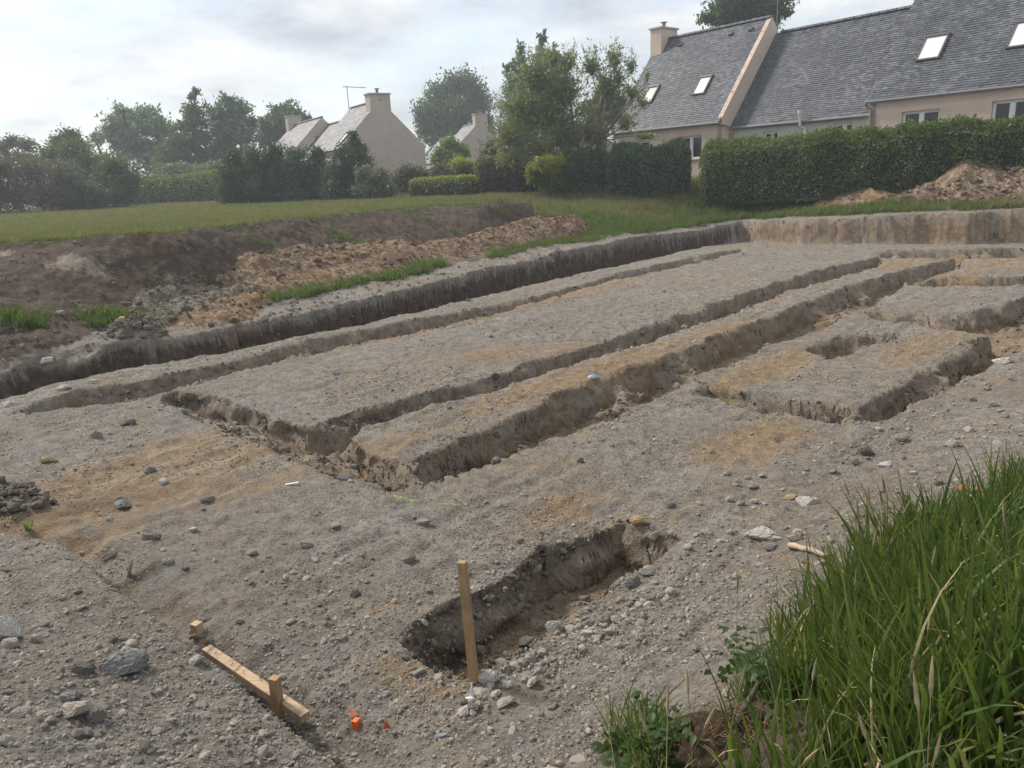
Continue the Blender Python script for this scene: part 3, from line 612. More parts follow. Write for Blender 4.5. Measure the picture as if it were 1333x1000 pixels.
# ---------------------------------------------------------------- spoil heaps: own meshes laid on the ground
def heap(name, label, spine, res, mat, rough=.12, group='spoil heaps beside the dig', seed=1, rubble=None, rn=0, rs=.05):
    """spine: list of (px, py, z_base, radius, height)"""
    S = [(*at(a, b, c)[:2], r_, h_) for (a, b, c, r_, h_) in spine]
    S = np.array(S); x0, y0 = (S[:, :2] - S[:, 2:3]).min(0) - .3; x1, y1 = (S[:, :2] + S[:, 2:3]).max(0) + .3
    xs = np.arange(x0, x1, res); ys = np.arange(y0, y1, res); X, Y = np.meshgrid(xs, ys); X = X.ravel(); Y = Y.ravel()
    def hh(X, Y):
        wx = X + .35 * fbm(X * .9, Y * .9, seed, 3); wy = Y + .35 * fbm(X * .9 + 9, Y * .9, seed + 5, 3); H = np.full(X.shape, -.2)
        for k in range(max(1, len(S) - 1)):
            a = S[k]; b = S[min(k + 1, len(S) - 1)]; dx, dy = b[:2] - a[:2]; L2 = dx * dx + dy * dy
            t = np.clip(((wx - a[0]) * dx + (wy - a[1]) * dy) / (L2 + 1e-9), 0, 1); r_ = a[2] + (b[2] - a[2]) * t; h_ = a[3] + (b[3] - a[3]) * t
            dd = np.hypot(wx - a[0] - t * dx, wy - a[1] - t * dy) / r_; H = np.maximum(H, h_ * np.where(dd < 1, (1 - dd) ** 1.0 * (1 + .45 * dd), -(dd - 1) * 1.0))
        return H
    H = hh(X, Y); g = height(X, Y)[0]
    H2 = H + np.where(H > 0, rough * np.clip(H * 4, 0, 1) * (fbm(X * 2, Y * 2, seed + 8, 5, .6) + .4 * fbm(X * 8, Y * 8, seed + 18, 2)), 0)
    me, used = grid_mesh(name, X, Y, g + H2 - .03, len(xs), len(ys), keep=H > -.06)
    me.materials.append(mat); o = tag(link(name, me), label, 'spoil heap', group)
    if rubble:
        r2_ = np.random.default_rng(seed); k = 0; V = []; F = []
        ax = r2_.uniform(x0, x1, rn * 6); ay = r2_.uniform(y0, y1, rn * 6); ah = hh(ax, ay); ok = ah > .02; ax, ay, ah = ax[ok][:rn], ay[ok][:rn], ah[ok][:rn]; ag = height(ax, ay)[0]
        bases = [rock_mesh('r', 200 + q, 1, None, 6, (1, .8, .6)) for q in range(4)]
        BV = [np.array([v.co[:] for v in b.vertices]) for b in bases]; BF = [[tuple(p.vertices) for p in b.polygons] for b in bases]
        for i in range(len(ax)):
            q = i % 4; s = rs * np.exp(r2_.normal(0, .5)); c, sn = np.cos(i * 1.7), np.sin(i * 1.7); Rm = np.array([[c, -sn, 0], [sn, c, 0], [0, 0, 1]])
            v = (BV[q] * s) @ Rm.T + [ax[i], ay[i], ag[i] + ah[i] + s * .1]; F += [tuple(a + len(V) * 1 for a in f) for f in BF[q]] if False else [tuple(a + k for a in f) for f in BF[q]]; V.append(v); k += len(v)
        ro = link('rubble', mesh('rubble', np.vstack(V), F, [rubble]), o); tag(ro, kind='stuff')
    return o
heap('spoil_heap', 'long low heap of orange brown clay between dark bank and far trench',
     [(270, 412, .46, .8, .18), (350, 383, .5, 1.0, .34), (440, 360, .55, 1.2, .40), (540, 338, .62, 1.2, .42), (630, 322, .7, 1.3, .48), (700, 308, .78, 1.4, .66), (742, 300, .82, 1.0, .5)], .05, M['ochre_heap'], .11, seed=3, rubble=M['ochre_clod'], rn=1500, rs=.024)
heap('spoil_heap', 'low heap of grey brown clods at the left end of the orange clay heap',
     [(180, 424, .44, .6, .14), (235, 408, .45, .85, .30), (300, 396, .47, .85, .32), (345, 386, .5, .7, .28)], .045, mat_soil('clod_heap_soil', [(.085, .068, .052), (.155, .13, .105), (.24, .21, .175), (.12, .095, .07)], 5, (.27, .24, .20)), .11, seed=5, rubble=M['clod'], rn=520, rs=.024)
heap('spoil_heap', 'largest spoil heap, rubble and earth in front of the clipped hedge at right',
     [(1160, 266, 1.05, 1.1, .45), (1205, 265, 1.05, 1.6, 1.05), (1252, 264, 1.06, 2.0, 1.55), (1300, 262, 1.08, 1.9, 1.4), (1345, 260, 1.15, 1.5, 1.0), (1440, 256, 1.25, 1.2, .5)], .06, M['mixed_heap'], .2, seed=9, rubble=mat_stone('heap_rubble', (.17, .12, .08), (.28, .205, .14), (.40, .33, .26)), rn=2600, rs=.042)
heap('spoil_heap', 'small pointed orange clay heap left of the large rubble heap',
     [(1066, 270, 1.0, 1.0, .35), (1103, 269, 1.0, 1.6, .95), (1145, 269, 1.05, 1.1, .5)], .05, M['ochre_heap'], .12, seed=12, rubble=M['ochre_clod'], rn=250, rs=.04)
heap('clod_pile', 'small pile of clods fallen into the far trench at left',
     [(168, 484, -.25, .3, .3), (185, 481, -.25, .42, .42), (200, 482, -.25, .3, .25)], .03, mat_soil('pile_soil', [(.085, .07, .055), (.15, .125, .10), (.23, .2, .17), (.12, .1, .08)], 8, (.3, .27, .24)), .1, None, 15, M['clod'], 160, .035)
heap('clod_pile', 'loose pile of broken grey clods at the left edge of the dig',
     [(-30, 640, 0, .35, .16), (10, 648, 0, .32, .14), (38, 655, 0, .2, .08)], .02, mat_soil('pile_soil_near', [(.10, .085, .068), (.18, .155, .13), (.27, .24, .21), (.15, .12, .095)], 10, (.3, .27, .24)), .06, None, 17, mat_stone('broken_clods', (.13, .11, .09), (.22, .19, .16), (.32, .29, .26)), 170, .030)
print('heaps', round(time.time() - T0, 1))

# ---------------------------------------------------------------- single stones one can point at
STONE = [  # px, py, width px, height ratio, material, label
    (165, 864, 50, .62, 'grey_stone', 'big wedge shaped grey rock on the gravel slope left of the batten'),
    (4, 820, 40, .7, 'pale_stone', 'rounded cream stone cut by the left edge of the photo'),
    (14, 838, 22, .6, 'buff_stone', 'small broken stone just below the rounded cream stone'),
    (171, 838, 14, .7, 'pale_stone', 'upper of two pale pebbles above the big wedge shaped rock'),
    (165, 846, 12, .8, 'pale_stone', 'lower of two pale pebbles above the big wedge shaped rock'),
    (45, 831, 17, .55, 'buff_stone', 'flat buff stone right of the rounded cream stone'),
    (110, 870, 22, .8, 'dark_stone', 'dark knobbly rock left of the big wedge shaped rock'),
    (90, 908, 26, .6, 'grey_stone', 'slanting grey rock above a half buried pale slab'),
    (98, 922, 40, .35, 'buff_stone', 'half buried pale slab on the lower left gravel slope'),
    (127, 931, 22, .75, 'dark_stone', 'dark angular rock at the right end of the half buried slab'),
    (27, 929, 24, .5, 'buff_stone', 'pinkish stone low on the left gravel slope'),
    (10, 964, 18, .5, 'buff_stone', 'flat pale stone near the lower left corner'),
    (102, 954, 14, .8, 'buff_stone', 'pair member of pale stones on the lower left slope, left one'),
    (115, 954, 14, .8, 'grey_stone', 'pair member of pale stones on the lower left slope, right one'),
    (638, 882, 26, .75, 'pale_stone', 'white block at the foot of the tall wooden stake'),
    (722, 815, 24, .85, 'pale_stone', 'tall pale stone on the near lip of the small trench'),
    (765, 824, 17, .5, 'pale_stone', 'flat pale stone right of the tall pale trench side stone'),
    (792, 822, 22, .45, 'buff_stone', 'flat greyish pale stone on gravel right of the small trench'),
    (806, 839, 11, .6, 'pale_stone', 'tiny cream pebble on gravel below the flat greyish stone'),
    (823, 757, 22, .7, 'grey_stone', 'blue grey stone at the right end of the small trench'),
    (844, 743, 20, .8, 'pale_stone', 'pale angular stone at the right end corner of the small trench'),
    (833, 677, 26, .5, 'tan_stone', 'yellow sandstone lump above the far corner of the small trench'),
    (852, 697, 16, .9, 'buff_stone', 'brown rounded stone below the yellow sandstone lump'),
    (896, 712, 12, .8, 'pale_stone', 'white stone at the rim right of the small trench'),
    (993, 694, 38, .36, 'pale_stone', 'long white stone on gravel left of the broken stick'),
    (1053, 652, 32, .45, 'pale_stone', 'whitish stone with sharp edges uphill of the broken stick'),
    (1012, 701, 12, .5, 'pale_stone', 'small flat white stone at the tip of the long white stone'),
    (981, 652, 12, .6, 'pale_stone', 'small white stone left of the whitish sharp edged stone'),
    (1035, 699, 20, .5, 'buff_stone', 'brownish flat stone above the broken stick'),
    (1003, 712, 22, .35, 'grey_stone', 'flat greenish grey stone below the long white stone'),
    (1029, 647, 16, .35, 'tan_stone', 'slanted yellow sliver of stone left of the whitish sharp edged stone'),
    (1128, 586, 18, .75, 'dark_stone', 'dark brown rounded rock on gravel below the square block of ground'),
    (1154, 604, 20, .4, 'pale_stone', 'flat pale slab right of the dark brown rounded rock'),
    (1173, 570, 16, .65, 'buff_stone', 'rounded buff stone on the right hand gravel slope'),
    (1240, 578, 18, .6, 'buff_stone', 'broad buff stone high on the right hand gravel slope'),
    (1262, 559, 13, .6, 'pale_stone', 'white stone near the right edge above the long grass'),
    (1188, 616, 10, .5, 'pale_stone', 'tiny white pebble on gravel above the grass heads'),
    (1222, 629, 12, .7, 'dark_stone', 'dark pebble above the long grass at right'),
    (1305, 470, 22, .4, 'pale_stone', 'long pale stone beside the right hand trench'),
    (1112, 600, 12, .7, 'buff_stone', 'small round stone left of the flat pale slab'),
    (167, 550, 18, .6, 'dark_stone', 'dark flat rock on the left of the stripped ground'),
    (65, 598, 18, .5, 'tan_stone', 'rusty brown clod among grey clods at far left'),
    (196, 612, 16, .65, 'dark_stone', 'dark round clod in the middle of the ochre patch'),
    (214, 627, 12, .8, 'pale_stone', 'round white pebble on the ochre patch'),
    (160, 657, 22, .5, 'grey_stone', 'grey stone lying low in the ochre patch'),
    (125, 565, 16, .6, 'grey_stone', 'grey block above the ochre patch'),
    (252, 689, 12, .5, 'pale_stone', 'white chip of stone below the ochre patch'),
    (196, 698, 22, .5, 'dark_stone', 'brown clod with a hollow below the ochre patch'),
    (147, 720, 12, .8, 'pale_stone', 'pale round stone at the foot of the ochre patch'),
    (270, 650, 18, .4, 'dark_stone', 'dark flat clod right of the ochre patch'),
    (328, 719, 14, .6, 'buff_stone', 'buff stone on grey gravel right of the ochre patch'),
    (383, 745, 10, .6, 'pale_stone', 'small white chip on the middle gravel'),
    (458, 608, 22, .55, 'grey_stone', 'grey boulder at the near end of the long middle ridge'),
    (450, 622, 20, .5, 'dark_stone', 'dark lump just below the grey boulder at the ridge end'),
    (647, 598, 12, .7, 'grey_stone', 'lone grey stone on gravel right of the middle ridge'),
    (755, 598, 12, .6, 'dark_stone', 'small dark stone in the centre of the gravel'),
    (551, 679, 18, .45, 'buff_stone', 'pale flat stone embedded near the green paint marks'),
    (533, 729, 18, .7, 'dark_stone', 'dark lump of rock near the middle of the gravel'),
    (462, 772, 16, .7, 'dark_stone', 'dark rounded clod left of the small trench'),
    (874, 658, 12, .7, 'dark_stone', 'dark clod above the right end of the small trench'),
    (98, 500, 1, .6, 'buff_stone', ''),
    (147, 457, 14, .7, 'pale_stone', 'pale stone on the ledge above the far trench at left'),
    (62, 474, 20, .45, 'pale_stone', 'flat white stone on the rim of the far trench at left'),
    (88, 463, 12, .5, 'pale_stone', 'small white stone uphill of the flat white rim stone'),
    (84, 505, 15, .5, 'pale_stone', 'white stone on the narrow ridge at far left, upper one'),
    (14, 526, 16, .5, 'pale_stone', 'white stone on the narrow ridge at far left, lower one'),
    (122, 497, 12, .5, 'pale_stone', 'pale stone on the narrow ridge before the clod pile'),
    (184, 448, 10, .6, 'buff_stone', ''),
    (636, 436, 12, .6, 'pale_stone', 'pale stone alone on the broad flat block of ground'),
    (437, 483, 12, .7, 'pale_stone', 'white stone on the near part of the broad flat block'),
    (1170, 255, 18, .6, 'dark_stone', 'upright grey boulder at the left foot of the largest heap'),
    (1186, 257, 14, .8, 'grey_stone', 'second boulder beside the upright one at the largest heap'),
    (1172, 268, 12, .8, 'buff_stone', 'brown block in front of the two boulders at the largest heap'),
    (1254, 233, 14, .6, 'tan_stone', 'tan slab on top of the largest heap'),
    (96, 868, 1, .6, 'grey_stone', ''), (130, 968, 14, .6, 'buff_stone', 'small buff stone low on the left slope'),
    (575, 958, 16, .4, 'slate_scrap', 'flat blue grey slate chip on gravel at the bottom centre'),
    (795, 970, 20, .9, 'grey_stone', 'grey stone half hidden by the small grass clump at the bottom'),
    (435, 988, 16, .8, 'buff_stone', 'buff stone at the bottom edge of the photo'),
    (770, 973, 22, .7, 'grey_stone', 'angular grey stone left of the small grass clump'),
    (685, 835, 22, .6, 'dark_stone', 'stone on the near lip of the small trench, lying low'),
]
SM = [rock_mesh('stone', 300 + k, 3, None, 9, (1, .8, .7)) for k in range(10)]
protos = {}
for k, (a, b, wpx, hr, mt, lab) in enumerate(STONE):
    if not lab: continue
    p = hit(a, b + wpx * hr * .3); D = np.linalg.norm(p - CAM); s = wpx / FPX * D / 2 * 1.08
    key = (k % 10, mt)
    if key not in protos:
        me = SM[k % 10].copy(); me.materials.clear(); me.materials.append(M[mt]); protos[key] = me
    o = link('stone', protos[key], None, (p[0], p[1], p[2] + s * hr * .45)); o.scale = (s, s * .85, s * hr * 1.35); o.rotation_euler = (random.Random(k).uniform(-.2, .2), random.Random(k + 9).uniform(-.25, .25), random.Random(k + 5).uniform(-.5, .5))
    tag(o, lab, 'stone', 'stones lying on the dug ground')
# larger loose stones nobody would single out, on the near lip and the right slope
pts = []
rr_ = random.Random(4)
for _ in range(560):
    t = rr_.random(); 
    z_ = rr_.random()
    if z_ < .4: qx = 600 + 260 * t + rr_.gauss(0, 14); qy = 900 - 150 * t + abs(rr_.gauss(0, 22))
    elif z_ < .75: qx = rr_.uniform(900, 1333); qy = 700 - (qx - 900) * .42 + rr_.gauss(0, 45)
    else: qx = rr_.uniform(0, 850); qy = rr_.uniform(560, 1000)
    pts.append((qx, qy))
pts = np.array(pts); hx, hy, hz = hitN(pts[:, 0], pts[:, 1]); ok = ~inside(GRP, hx, hy) & (np.hypot(hx, hy) < 16) & (hy > 1.5)
hx, hy, hz = hx[ok], hy[ok], hz[ok]; n = len(hx); sz = np.clip(np.exp(rg.normal(math.log(.019), .45, n)), .008, .055)
peb2 = variants('cobble_shapes', [rock_mesh('cobble', 80 + k, 2, M['pebble'], 8, (1, .8, .62)) for k in range(6)])
scatter('cobbles', np.c_[hx, hy, hz + sz * .2], np.c_[sz, sz, sz], np.c_[rg.normal(0, .3, n), rg.normal(0, .3, n), rg.uniform(0, 6.28, n)], rg.integers(0, 6, n), peb2)
print('stones', round(time.time() - T0, 1))

# ---------------------------------------------------------------- survey timber, pegs, scraps
def bev(o, w=.004):
    m = o.modifiers.new('edge', 'BEVEL'); m.width = w; m.segments = 2; return o
def bar(name, a, b, wx, wz, mat, parent=None, upv=(0, 0, 1), point=0):
    a = np.array(a, float); b = np.array(b, float); ax = b - a; Ln = np.linalg.norm(ax); ax /= Ln
    s = np.cross(upv, ax); s /= np.linalg.norm(s); t = np.cross(ax, s); V = []
    ring = [(-1, -1), (1, -1), (1, 1), (-1, 1)]
    secs = [(0, .12 if point else 1), (point / Ln if point else .0, 1), (1, 1)] if point else [(0, 1), (1, 1)]
    for f, k in secs:
        for i, j in ring: V.append(a + ax * Ln * f + s * i * wx * k + t * j * wz * k)
    F = []; m = len(secs)
    for q in range(m - 1):
        for j in range(4): F.append((q * 4 + j, q * 4 + (j + 1) % 4, q * 4 + 4 + (j + 1) % 4, q * 4 + 4 + j))
    F.append((3, 2, 1, 0)); F.append(tuple(range(4 * m - 4, 4 * m)))
    o = link(name, mesh(name, V, F, [mat]), parent); return bev(o)
def vertical_top(px, py, base):      # point above base (same distance) seen at the pixel
    return atD(px, py, base[1])
b0 = hit(618, 888); tp = atD(601.5, 731, b0[1] + .06)
bar('stake', (b0[0], b0[1], b0[2] - .12), tp, .024, .021, M['wood_stake'], upv=(.3, 1, 0)); tag(bpy.data.objects['stake'], 'tall wooden stake standing at the near end of the small trench', 'stake')
p0 = at(268, 845, .10); p1 = at(399, 934, .11); q0 = hit(268, 845); q1 = hit(395, 940)
p0 = at(269, 846, q0[2] + .10); p1 = at(398, 934, q1[2] + .09)
bt = bar('batten', p0, p1, .030, .024, M['wood']); tag(bt, 'pale sawn batten lying between the two short pegs', 'batten')
axb = (p1 - p0) / np.linalg.norm(p1 - p0); sideb = np.cross((0, 0, 1), axb); sideb /= np.linalg.norm(sideb)
for f in (.12, .3, .42, .55, .57): 
    c = p0 + (p1 - p0) * f + np.array([0, 0, .028]) + sideb * (.012 if f > .5 else -.01); MB().tube([c, c + np.array([.01, .004, .045 if f == .57 else .012])], .002, 5).build('nail', M['wire'], bt)
for f in (.04, .34, .80):
    c = p0 + (p1 - p0) * f; r_ = .0022
    MB().tube([c + sideb * .037 + (0, 0, -.03), c + sideb * .037 + (0, 0, .03), c - sideb * .037 + (0, 0, .031) + axb * .03, c - sideb * .08 + (0, 0, .045) + axb * .05], r_, 5).build('twine', M['wire'], bt)
b1 = hit(260, 838); t1 = atD(255, 811, b1[1]); pg = bar('peg', (b1[0] + .01, b1[1], b1[2] - .08), t1, .03, .026, M['wood'], upv=(.6, 1, 0), point=.05); tag(pg, 'short square peg at the far end of the pale batten', 'peg', 'wooden pegs holding the batten')
mb = MB(); r_ = .04
mb.tube([np.array([b1[0] + .05 * math.cos(q), b1[1] + .045 * math.sin(q), t1[2] - .075 + .012 * math.sin(3 * q)]) for q in np.linspace(0, 6.28, 14)], .014, 7)
mb.build('soil_collar', M['clod'], pg)
b2 = hit(366, 930); b2 = b2 + np.array([0, -.04, 0]); t2 = atD(357, 882, b2[1] - .03); pg = bar('peg', (b2[0] + .015, b2[1] - .03, b2[2] - .06), t2, .026, .022, M['wood_stake'], upv=(.4, 1, 0), point=.12); tag(pg, 'pointed peg standing against the near part of the pale batten', 'peg', 'wooden pegs holding the batten')
# orange pegs
c = hit(465, 944); o = bar('survey_peg', c - (0, 0, .04), c + (-.004, .0, .036), .017, .019, M['orange'], upv=(.5, 1, 0)); tag(o, 'square bright orange survey peg beside the white paint line', 'survey peg')
c = hit(503, 947); o = MB().add([c + (-.02, 0, -.01), c + (.022, 0, -.01), c + (.012, .012, -.01), c + (.002, -.002, .05)], [(0, 1, 3), (1, 2, 3), (2, 0, 3), (0, 2, 1)]).build('peg_shard', M['orange']); tag(o, 'pointed orange plastic shard right of the orange survey peg', 'shard')
c = hit(611, 912); o = MB().add([c + (-.03, -.02, .0), c + (.03, -.02, .005), c + (.025, .0, .02), c + (-.02, .01, .015), c + (.018, .01, .10), c + (.0, .015, .02), c + (.035, .012, .015), c + (.02, .004, .09)], [(0, 1, 2, 3), (3, 2, 6, 5), (5, 6, 4), (2, 1, 6), (6, 7, 4), (5, 4, 7)]).build('plastic_scrap', M['white_scrap']); tag(o, 'torn white plastic scrap at the foot of the tall stake', 'scrap')
c = hit(545, 878); o = bar('stone_chip', c + (-.03, -.02, .012), c + (.03, .02, .02), .016, .012, M['grey_stone']); tag(o, 'square grey stone chip at the upper end of the white paint line', 'stone chip')
c = hit(380, 632); o = bar('white_strip', c + (-.06, -.005, .012), c + (.06, .03, .016), .013, .005, M['white_scrap']); tag(o, 'short white strip lying on gravel near the end of the ridge', 'strip')
c = hit(773, 493); o = MB().add([c + (-.08, -.02, .02), c + (.0, -.03, .025), c + (.09, .0, .025), c + (.02, .04, .05), c + (-.08, .03, .035), c + (.0, 0, .06)], [(0, 1, 5), (1, 2, 5), (2, 3, 5), (3, 4, 5), (4, 0, 5)]).build('blue_scrap', M['blue']); tag(o, 'pale blue plastic scrap on the long middle ridge', 'scrap')
# sticks
def stick(name, label, pix, r, zoff, mat):
    P = [hit(*q) + np.array([0, 0, zz]) for q, zz in zip(pix, zoff)]; m = MB()
    PP = []
    for k in range(len(P) - 1):
        for t in np.linspace(0, 1, 4, endpoint=False): PP.append(P[k] * (1 - t) + P[k + 1] * t + np.array([0, 0, .006 * math.sin(5 * t + k)]))
    PP.append(P[-1]); rad = [r * (1 - .35 * k / len(PP)) * (1 + .12 * math.sin(k * 2.3)) for k in range(len(PP))]
    o = m.tube(PP, rad, 7).build(name, mat, smooth=True); return tag(o, label, 'stick')
b = hit(166, 752); u_ = atD(172, 728, b[1] + .03); m = MB(); m.tube([b - (0, 0, .03), b * .6 + u_ * .4 + (.004, 0, 0), b * .2 + u_ * .8, u_], [.014, .013, .012, .007], 7); tag(m.build('stick', M['stick'], smooth=True), 'short bare stick poking out of brown soil at left', 'stick')
stick('stick', 'broken pale stick lying on gravel left of the long grass', [(1028, 714), (1052, 720), (1077, 727)], .022, (.02, .025, .02), mat_plain('bleached_stick', (.42, .33, .24), .85, .25, 25, .5))
stick('stick', 'thin dark twig lying above the white paint line', [(495, 891), (515, 883), (536, 872)], .004, (.01, .015, .01), M['stick'])
c = hit(1262, 642)
for k, (dx, dy, s, lab) in enumerate([(-.05, 0, .05, 'left orange brick fragment in the grass edge at right'), (.05, -.02, .04, 'right orange brick fragment in the grass edge at right'), (.12, -.05, .045, 'buff brick fragment next to the orange ones in the grass edge')]):
    me = SM[k + 3].copy(); me.materials.clear(); me.materials.append(mat_plain('brick_clay', (.52, .20, .09) if k < 2 else (.4, .3, .2), .9, .3, 20, .5)); o = link('brick_fragment', me, None, c + (dx, dy, .03)); o.scale = (s, s * .8, s * .7); tag(o, lab, 'brick fragment')
c = at(984, 262, 1.2); m = MB(); g0 = float(height(np.array([c[0]]), np.array([c[1]]))[0][0]); mk = thing('marker_post', 'little yellow capped marker post in the far green grass', 'marker', (c[0], c[1], g0))
MB().tube([(0, 0, -.1), (0, 0, .62)], .012, 6).build('post', M['pvc'], mk); MB().box((0, 0, .30), (.11, 0, 0), (0, .05, 0), (0, 0, .13)).box((0, 0, .46), (.06, 0, 0), (0, .04, 0), (0, 0, .04)).build('cap', M['yellow'], mk)
print('bits', round(time.time() - T0, 1))

# ---------------------------------------------------------------- houses
def vdir(xv):
    lo, hi = 100., 400.
    for _ in range(50):
        mdl = (lo + hi) / 2
        if ray(xv, mdl)[2] > 0: lo = mdl
        else: hi = mdl
    d_ = ray(xv, lo); d_[2] = 0; return d_ / np.linalg.norm(d_)
class Fr:      # house frame: a along the eaves (away from the viewer), b into the house, z up
    def __init__(s, P, e1, e2): s.P = np.array([P[0], P[1], 0.]); s.e1 = e1; s.e2 = e2
    def __call__(s, a, b, z): return s.P + s.e1 * a + s.e2 * b + np.array([0, 0, z])
UPV = np.array([0, 0, 1.])
def box_f(m, f, a0, a1, b0, b1, z0, z1): return m.box(f((a0 + a1) / 2, (b0 + b1) / 2, (z0 + z1) / 2), f.e1 * (a1 - a0) / 2, f.e2 * (b1 - b0) / 2, UPV * (z1 - z0) / 2)
def front_wall(f, a0, a1, b, z0, z1, holes, mat, parent, name='front_wall'):
    xs = sorted({a0, a1} | {h[0] for h in holes} | {h[1] for h in holes}); zs = sorted({z0, z1} | {h[2] for h in holes} | {h[3] for h in holes}); m = MB()
    for i in range(len(xs) - 1):
        for j in range(len(zs) - 1):
            cx = (xs[i] + xs[i + 1]) / 2; cz = (zs[j] + zs[j + 1]) / 2
            if any(h[0] < cx < h[1] and h[2] < cz < h[3] for h in holes): continue
            m.add([f(xs[i], b, zs[j]), f(xs[i + 1], b, zs[j]), f(xs[i + 1], b, zs[j + 1]), f(xs[i], b, zs[j + 1])], [(0, 1, 2, 3)])
    for (h0, h1, g0, g1) in holes:
        t = .22; m.add([f(h0, b, g0), f(h1, b, g0), f(h1, b, g1), f(h0, b, g1), f(h0, b + t, g0), f(h1, b + t, g0), f(h1, b + t, g1), f(h0, b + t, g1)], [(0, 4, 5, 1), (1, 5, 6, 2), (2, 6, 7, 3), (3, 7, 4, 0)])
    return m.build(name, mat, parent)
def window(f, h, b, parent, sill=True):
    h0, h1, g0, g1 = h; w = .055; d0 = b + .14; m = MB(); mid_ = (h0 + h1) / 2
    wn = thing_part('window', parent)
    box_f(m, f, h0, h1, d0, d0 + .06, g0, g0 + w); box_f(m, f, h0, h1, d0, d0 + .06, g1 - w, g1)
    for c_ in (h0 + w / 2, h1 - w / 2): box_f(m, f, c_ - w / 2, c_ + w / 2, d0 - .002, d0 + .058, g0 + w, g1 - w)
    box_f(m, f, mid_ - .06, mid_ + .06, d0 - .012, d0 + .05, g0 + w, g1 - w)
    for q0, q1 in ((h0 + w, mid_ - .06), (mid_ + .06, h1 - w)):
        box_f(m, f, q0, q1, d0 + .004, d0 + .05, g0 + w, g0 + w + .045); box_f(m, f, q0, q1, d0 + .004, d0 + .05, g1 - w - .045, g1 - w)
        for s in (q0, q1 - .04): box_f(m, f, s, s + .04, d0 + .003, d0 + .05, g0 + w + .045, g1 - w - .045)
    m.build('frame', M['pvc'], wn)
    for q0, q1 in ((h0 + w, mid_ - .06), (mid_ + .06, h1 - w)): box_f(MB(), f, q0 + .04, q1 - .04, d0 + .02, d0 + .035, g0 + w + .045, g1 - w - .045).build('pane', M['glass'], wn)
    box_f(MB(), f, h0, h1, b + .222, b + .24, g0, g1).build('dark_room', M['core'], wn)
    if sill: box_f(MB(), f, h0 - .06, h1 + .06, b - .06, b + .14, g0 - .06, g0 - .002).build('sill', M['sill'], wn)
def thing_part(name, parent):
    o = bpy.data.objects.new(name, None); COL.objects.link(o); o.parent = parent; o.empty_display_size = .1; return o
def slope(f, a0, a1, b0, z0, b1, z1, mat, parent, holes=(), sw=.22, sh=.125, over=.0, seed=0, back=None):
    """slate roof pitch from the eave (b0,z0) to the ridge (b1,z1)"""
    Ls = math.hypot(b1 - b0, z1 - z0); db = (b1 - b0) / Ls; dz = (z1 - z0) / Ls; nb, nz = -dz, db
    if b1 < b0: nb, nz = dz, -db
    def pt(a, s, h=0): return f(a, b0 + db * s + nb * h, z0 + dz * s + nz * h)
    rgs = np.random.default_rng(seed); m = MB(); rows = int(Ls / sh) + 1; V = []; F = []; k = 0
    for r in range(rows):
        s0 = r * sh; s1 = min(s0 + sh * 1.25, Ls + .02); off = (r % 2) * sw / 2; nn = int((a1 - a0) / sw) + 2
        for c_ in range(nn):
            q0 = a0 + c_ * sw - off; q1 = q0 + sw - .007; q0 = max(q0, a0); q1 = min(q1, a1)
            if q1 - q0 < .02: continue
            ca = (q0 + q1) / 2; cs = s0 + sh / 2
            if any(h[0] - .05 < ca < h[1] + .05 and h[2] - .04 < cs < h[3] + .02 for h in holes): continue
            j = rgs.normal(0, .0035); t = .024 + abs(rgs.normal(0, .004)); s0j = s0 + rgs.normal(0, .004)
            V += [pt(q0, s0j, t + j), pt(q1, s0j, t - j), pt(q1, s1, .004), pt(q0, s1, .004), pt(q0, s0j, .0), pt(q1, s0j, .0)]
            F += [(k, k + 1, k + 2, k + 3), (k, k + 4, k + 5, k + 1), (k, k + 3, k + 4), (k + 1, k + 5, k + 2)]; k += 6
    rf = thing_part('roof', parent)
    dm = MB().add([pt(a0, 0, -.012), pt(a1, 0, -.012), pt(a1, Ls, -.012), pt(a0, Ls, -.012), pt(a0, 0, -.1), pt(a1, 0, -.1), pt(a1, Ls, -.1), pt(a0, Ls, -.1)], [(0, 1, 2, 3), (7, 6, 5, 4), (0, 4, 5, 1), (1, 5, 6, 2), (2, 6, 7, 3), (3, 7, 4, 0)])
    dm.build('roof_deck', M['dark_frame'], rf)
    tag(link('slate_covering', mesh('slate_covering', V, F, [mat]), rf), kind='stuff')
    return rf, pt, Ls
def ridge_tiles(f, a0, a1, b, z, parent, mat):
    m = MB(); n_ = max(2, int((a1 - a0) / .38)); st = (a1 - a0) / n_
    for k in range(n_):
        q0 = a0 + k * st; q1 = q0 + st * .98; r0_ = .085 if k % 1 == 0 else .1
        V = []; 
        for q, rr2 in ((q0, .085), (q0 + .06, .085), (q0 + .0601, .1), (q1, .1)):
            for th in np.linspace(-.1, math.pi + .1, 6): V.append(f(q, b + rr2 * 1.25 * math.cos(th), z + rr2 * math.sin(th) - .02))
        F = [(r_ * 6 + j, r_ * 6 + j + 1, r_ * 6 + 7 + j, r_ * 6 + 6 + j) for r_ in range(3) for j in range(5)] + [tuple(range(6)), tuple(range(18, 24))[::-1]]
        m.add(V, F)
    return tag(m.build('ridge_tiles', mat, parent), kind='stuff')
